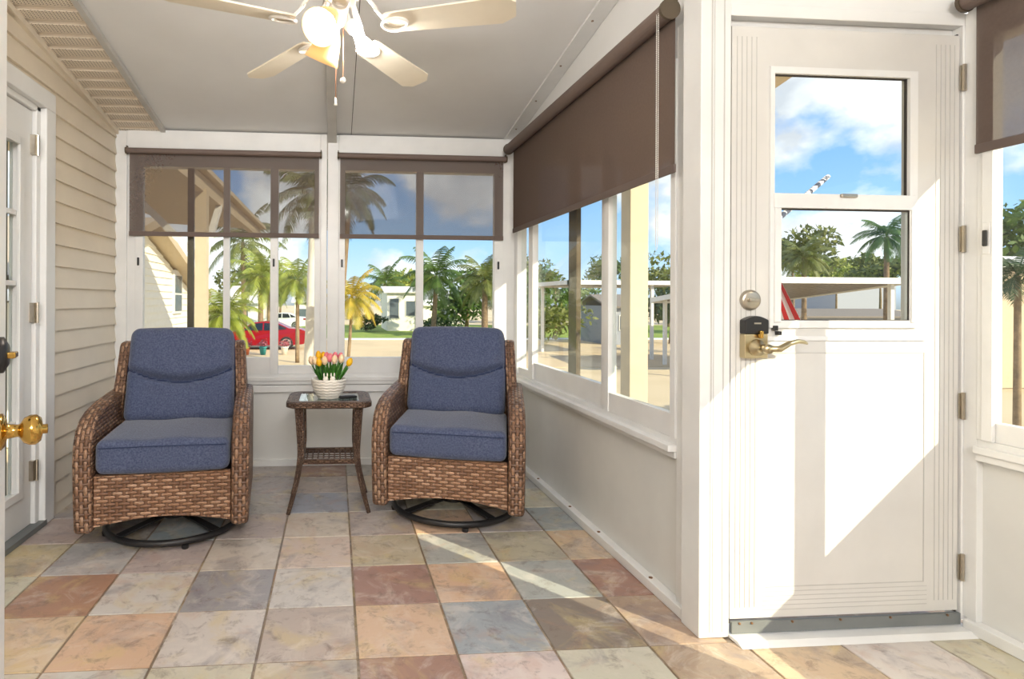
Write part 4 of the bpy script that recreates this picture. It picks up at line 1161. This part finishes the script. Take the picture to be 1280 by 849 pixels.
loc(b, -1.9, 8.46, G).build('braces', M['roofw'], e)

# red car
def car(label, px_rear, Y, L_=4.75, body='carred', flip=1, name='car'):
    xr = at(px_rear, Y); e = empty(name, (xr - L_ / 2, Y, G), label=label, cat='car')
    prof = [(-2.37, .35), (-2.35, .62), (-2.15, .78), (-1.4, .92), (-1.0, .97), (-.35, 1.38), (.25, 1.45), (.85, 1.42), (1.55, 1.1), (2.15, 1.06), (2.35, .98), (2.37, .6), (2.3, .3), (1.95, .25), (-2.1, .22)]
    b = MB(); W_ = .9
    def row(y, ins, zi): return [(x, y, z if z < .98 else .98 + (z - .98) * zi) for x, z in prof]
    rows = []
    for (y, sc, hi) in ((-W_, .985, 1), (-W_ + .08, 1, 1), (W_ - .08, 1, 1), (W_, .985, 1)):
        rows.append([(x * sc, y * (1 - .22 * max(0, (z - .95) / .5)), z) for x, z in prof])
    n = len(prof)
    for r_ in range(3):
        for i in range(n): j = (i + 1) % n; b.quad([rows[r_][i], rows[r_][j], rows[r_ + 1][j], rows[r_ + 1][i]])
    b.quad(rows[0]); b.quad(rows[-1][::-1])
    b.build('body', M[body], e, smooth=False)
    def wn(pts, nm='window'):
        q = MB(); q.quad([(x, -(.9 * (1 - .22 * max(0, (z - .95) / .5))) - .015, z) for x, z in pts]); q.build(nm, M['carglass'], e)
    wn([(-.85, 1.0), (-.3, 1.34), (.2, 1.38), (.2, 1.0)]); wn([(.27, 1.0), (.27, 1.38), (.8, 1.35), (.95, 1.02)]); wn([(1.02, 1.03), (.9, 1.33), (1.4, 1.12), (1.38, 1.06)])
    q = MB(); q.box(2.1, 2.38, -.93, -.5, .84, .97); q.build('tail_lamp', M['lamp_red'], e)
    q = MB(); q.box(-2.34, -2.0, -.91, -.5, .66, .76); q.build('head_lamp', M['roofw'], e)
    for wx in (-1.45, 1.4):
        for s in (-1, 1):
            wl = MB().lathe([(.0001, 0), (.3, 0), (.34, .03), (.34, .2), (.3, .22), (.0001, .22)], (wx, s * .93 if s < 0 else s * .93 - .22, .34), 24, (0, 1, 0)).build('wheel', M['tyre'], e)
            rb = MB()
            rb.lathe([(.19, -.012), (.235, -.02), (.235, .01), (.19, .01)], (wx, -.93, .34) if s < 0 else (wx, .94, .34), 24, (0, 1, 0))
            yy = -.945 if s < 0 else .945
            for k in range(7):
                a = 2 * PI * k / 7; rb.bar((wx, yy, .34), (wx + .21 * math.cos(a), yy, .34 + .21 * math.sin(a)), .03, .05, up=(0, 1, 0))
            rb.build('rim', M['rim'], wl)
    return e
car('red sedan parked on the road, seen through the left back window', 383, 31)
car('white car parked far up the street beyond the red sedan', 384, 52, body='carwhite')
# potted flowers in front of the car
for i, (px, py, mm, lab) in enumerate(((308, 437, 'terra', 'terracotta flower pot in front of the red car front door'), (329, 439, 'teal', 'teal flower pot in front of the red car, next to the terracotta pot'), (356, 440, 'ceramic', 'white flower pot in front of the red car rear wheel'))):
    Y = 27.5; X = at(px, Y); zb_ = G
    e = empty('flower_pot', (X, Y, G), label=lab, cat='flower pot', group='flower pots by the road')
    MB().lathe([(.0001, 0), (.12, 0), (.17, .32), (.19, .34), (.19, .38), (.16, .38), (.2, .33), (.0001, .33)], (0, 0, 0), 20).build('pot', M[mm], e, smooth=True)
    b = MB()
    for k in range(160):
        v = Vector((random.gauss(0, .1), random.gauss(0, .1), .42 + abs(random.gauss(0, .11)))); a = Vector((random.gauss(0, 1), random.gauss(0, 1), random.gauss(0, 1))).normalized(); c_ = a.cross(Vector((.3, 1, .2))).normalized()
        b.quad([v - a * .05, v + c_ * .03, v + a * .05, v - c_ * .03])
    tag(b.build('flowers', M['purple'], e, weld=False), kind='stuff')

# post of our own roof seen through the right wall window
px0 = at(801, 4.35)
e = empty('porch_post', (px0, 4.45, G), label='square cream porch post outside the near pane of the right wall window', cat='post')
MB().box(-.075, .075, -.075, .075, 0, zc_(4.45) - G - .012).build('shaft', M['post'], e, bevel=.006)
MB().box(-.1, .1, -.1, .1, 0, .12).build('plinth', M['post'], e, bevel=.006)

# carports beyond the door
def carport(label, xa, xb, ya, yb, zr, nposts, rm='roofdk', drop=0):
    e = empty('carport', ((xa + xb) / 2, ya, G), label=label, cat='carport'); cx2 = (xa + xb) / 2
    b = MB(); n = int((xb - xa) / .3); zb_ = zr - drop
    for k in range(n):
        x = xa + (xb - xa) * k / n; wd = (xb - xa) / n
        b.prism([(ya + .1, zr + .02), (yb, zb_ + .02), (yb, zb_ + .05), (ya + .1, zr + .05)], x, x + wd * .8)
        b.prism([(ya + .1, zr - .02), (yb, zb_ - .02), (yb, zb_ + .09), (ya + .1, zr + .09)], x + wd * .8, x + wd)
    loc(b, cx2, ya, G).build('roof', M[rm], e)
    b = MB().box(xa - .1, xb + .1, ya, ya + .1, zr - .06, zr + .13).box(xa - .1, xb + .1, yb, yb + .1, zb_ - .1, zb_ + .13)
    for x in (xa - .1, xb): b.prism([(ya, zr - .06), (yb, zb_ - .06), (yb, zb_ + .13), (ya, zr + .13)], x, x + .1)
    loc(b, cx2, ya, G).build('fascia', M['roofw'], e)
    for k in range(nposts):
        x = xa + .3 + (xb - xa - .6) * k / max(1, nposts - 1)
        for yy, zt_ in ((ya + .3, zr), (yb - .3, zb_ + .05)):
            loc(MB().box(x - .06, x + .06, yy - .06, yy + .06, G, zt_), cx2, ya, G).build('post', M['roofw'], e)
    return e
carport('wide white edged carport seen through the lower pane of the white door', at(950, 17), at(1136, 17), 17, 23, zat(1050, 352, 17), 2, drop=.62)
carport('long white edged carport seen through the right wall window', at(745, 22), at(925, 22), 24.5, 29, zat(800, 352, 22), 4)
house('grey sided house under the carport in the near pane of the right wall window', 762, 800, 33, .9, 4, 'housegrey', 'roofg', ((.1, 1.3, .8, .8),))
house('brown roofed low house behind the carports in the door lower pane', 985, 1160, 33, .35, 6, 'housegrey', 'roofg', ((-.5, 1.0, 1, .7), (.4, 1.0, 1, .7)), pitch=.4)
house('long flat building far beyond the trees in the door lower pane', 1045, 1120, 80, zat(1080, 332, 80), 8, 'housegrey', 'roofg', (), pitch=.3)
house('tan house outside the window beside the white door, cut by the photo edge', 1240, 1330, 16, zat(1260, 330, 16), 1.6, 'housetan', 'roofw', (), pitch=.3)
palm('palm at the right side of the door lower pane', 1108, 20, 296, 1.25, .09, 1, nf=24, droop=1.1)
palm('small palm at the left side of the door lower pane', 1005, 24, 322, 1.3, .1, 2, nf=24)
bushy('dense olive green tree at the left of the door lower pane', 990, 40, 318, 3.4, 2.6, 2, 1600, leaf=.26)
bushy('golden olive tree in the middle of the door lower pane', 1045, 62, 340, 4.5, 1.9, 0, 1600, leaf=.26)
bushy('broad green tree at the right of the door lower pane', 1100, 50, 338, 3.6, 2.0, 2, 1600, leaf=.28)
bushy('leafy tree over the carport in the right wall window', 765, 76, 338, 4, 2.6, 1, 1500, leaf=.28)
bushy('wide leafy tree right of the cream porch post in the right wall window', 835, 56, 345, 5, 2.8, 2, 1800, leaf=.26)
bushy('dark leafy tree under the carport right of the cream porch post', 838, 34, 385, 2.2, 1.5, 4, 1200, leaf=.2)
bushy('tree between the right wall window and the door, hidden by the corner post', 900, 60, 340, 5, 2.6, 1, 1500, leaf=.28)
bushy('green tree outside the window beside the white door', 1268, 20, 290, 1.9, 1.6, 1, 1300, leaf=.16)
palm('low palm in front of the tan house, by the right edge of the photo', 1272, 9, 345, .8, .05, 4, nf=20)
bushy('shrub beyond the road in the far pane of the right wall window', 690, 34, 372, 2.6, 1.6, 2, 1000, leaf=.2, name='shrub', cat='shrub', trunk=False)

# flag just outside the door
B = Vector((1.345, 2.03, zat(895, 352, 2.03)))
Yf = 2.8; A = Vector((at(1034, Yf), Yf, zat(1034, 221, Yf)))
e = empty('flag', tuple(B), label='small striped red and white flag on a slanted pole outside the white door', cat='flag')
MB().tube([(0, -.004, 0), tuple(A - B)], .012, 10).build('pole', M['pole'], e, smooth=True)
MB().box(-.02, .02, -.006, .02, -.04, .04).build('bracket', M['steel'], e)
b = MB()
n1_, n2_ = 16, 12
def fpnt(u, v):
    yv = 2.36 + .03 * math.sin(u * 9 + v * 2)
    xa_, za_ = 948 + 4 * v, 305 + 130 * v          # hoist side
    xb_, zb_ = 951 + 58 * v, 303 + 112 * v         # free edge
    px, py = xa_ + (xb_ - xa_) * u, za_ + (zb_ - za_) * u
    return Vector((at(px, yv), yv, zat(px, py, yv))) - B
for i in range(n1_):
    for j in range(n2_):
        u0, u1, v0, v1 = i / n1_, (i + 1) / n1_, j / n2_, (j + 1) / n2_
        b.quad([fpnt(u0, v0), fpnt(u1, v0), fpnt(u1, v1), fpnt(u0, v1)], [(u0 * .62, v0), (u1 * .62, v0), (u1 * .62, v1), (u0 * .62, v1)])
b.build('cloth', M['flag'], e, smooth=True)
for o in [x for x in bpy.data.objects if x.type == 'MESH' and not x.data.polygons]: bpy.data.objects.remove(o)
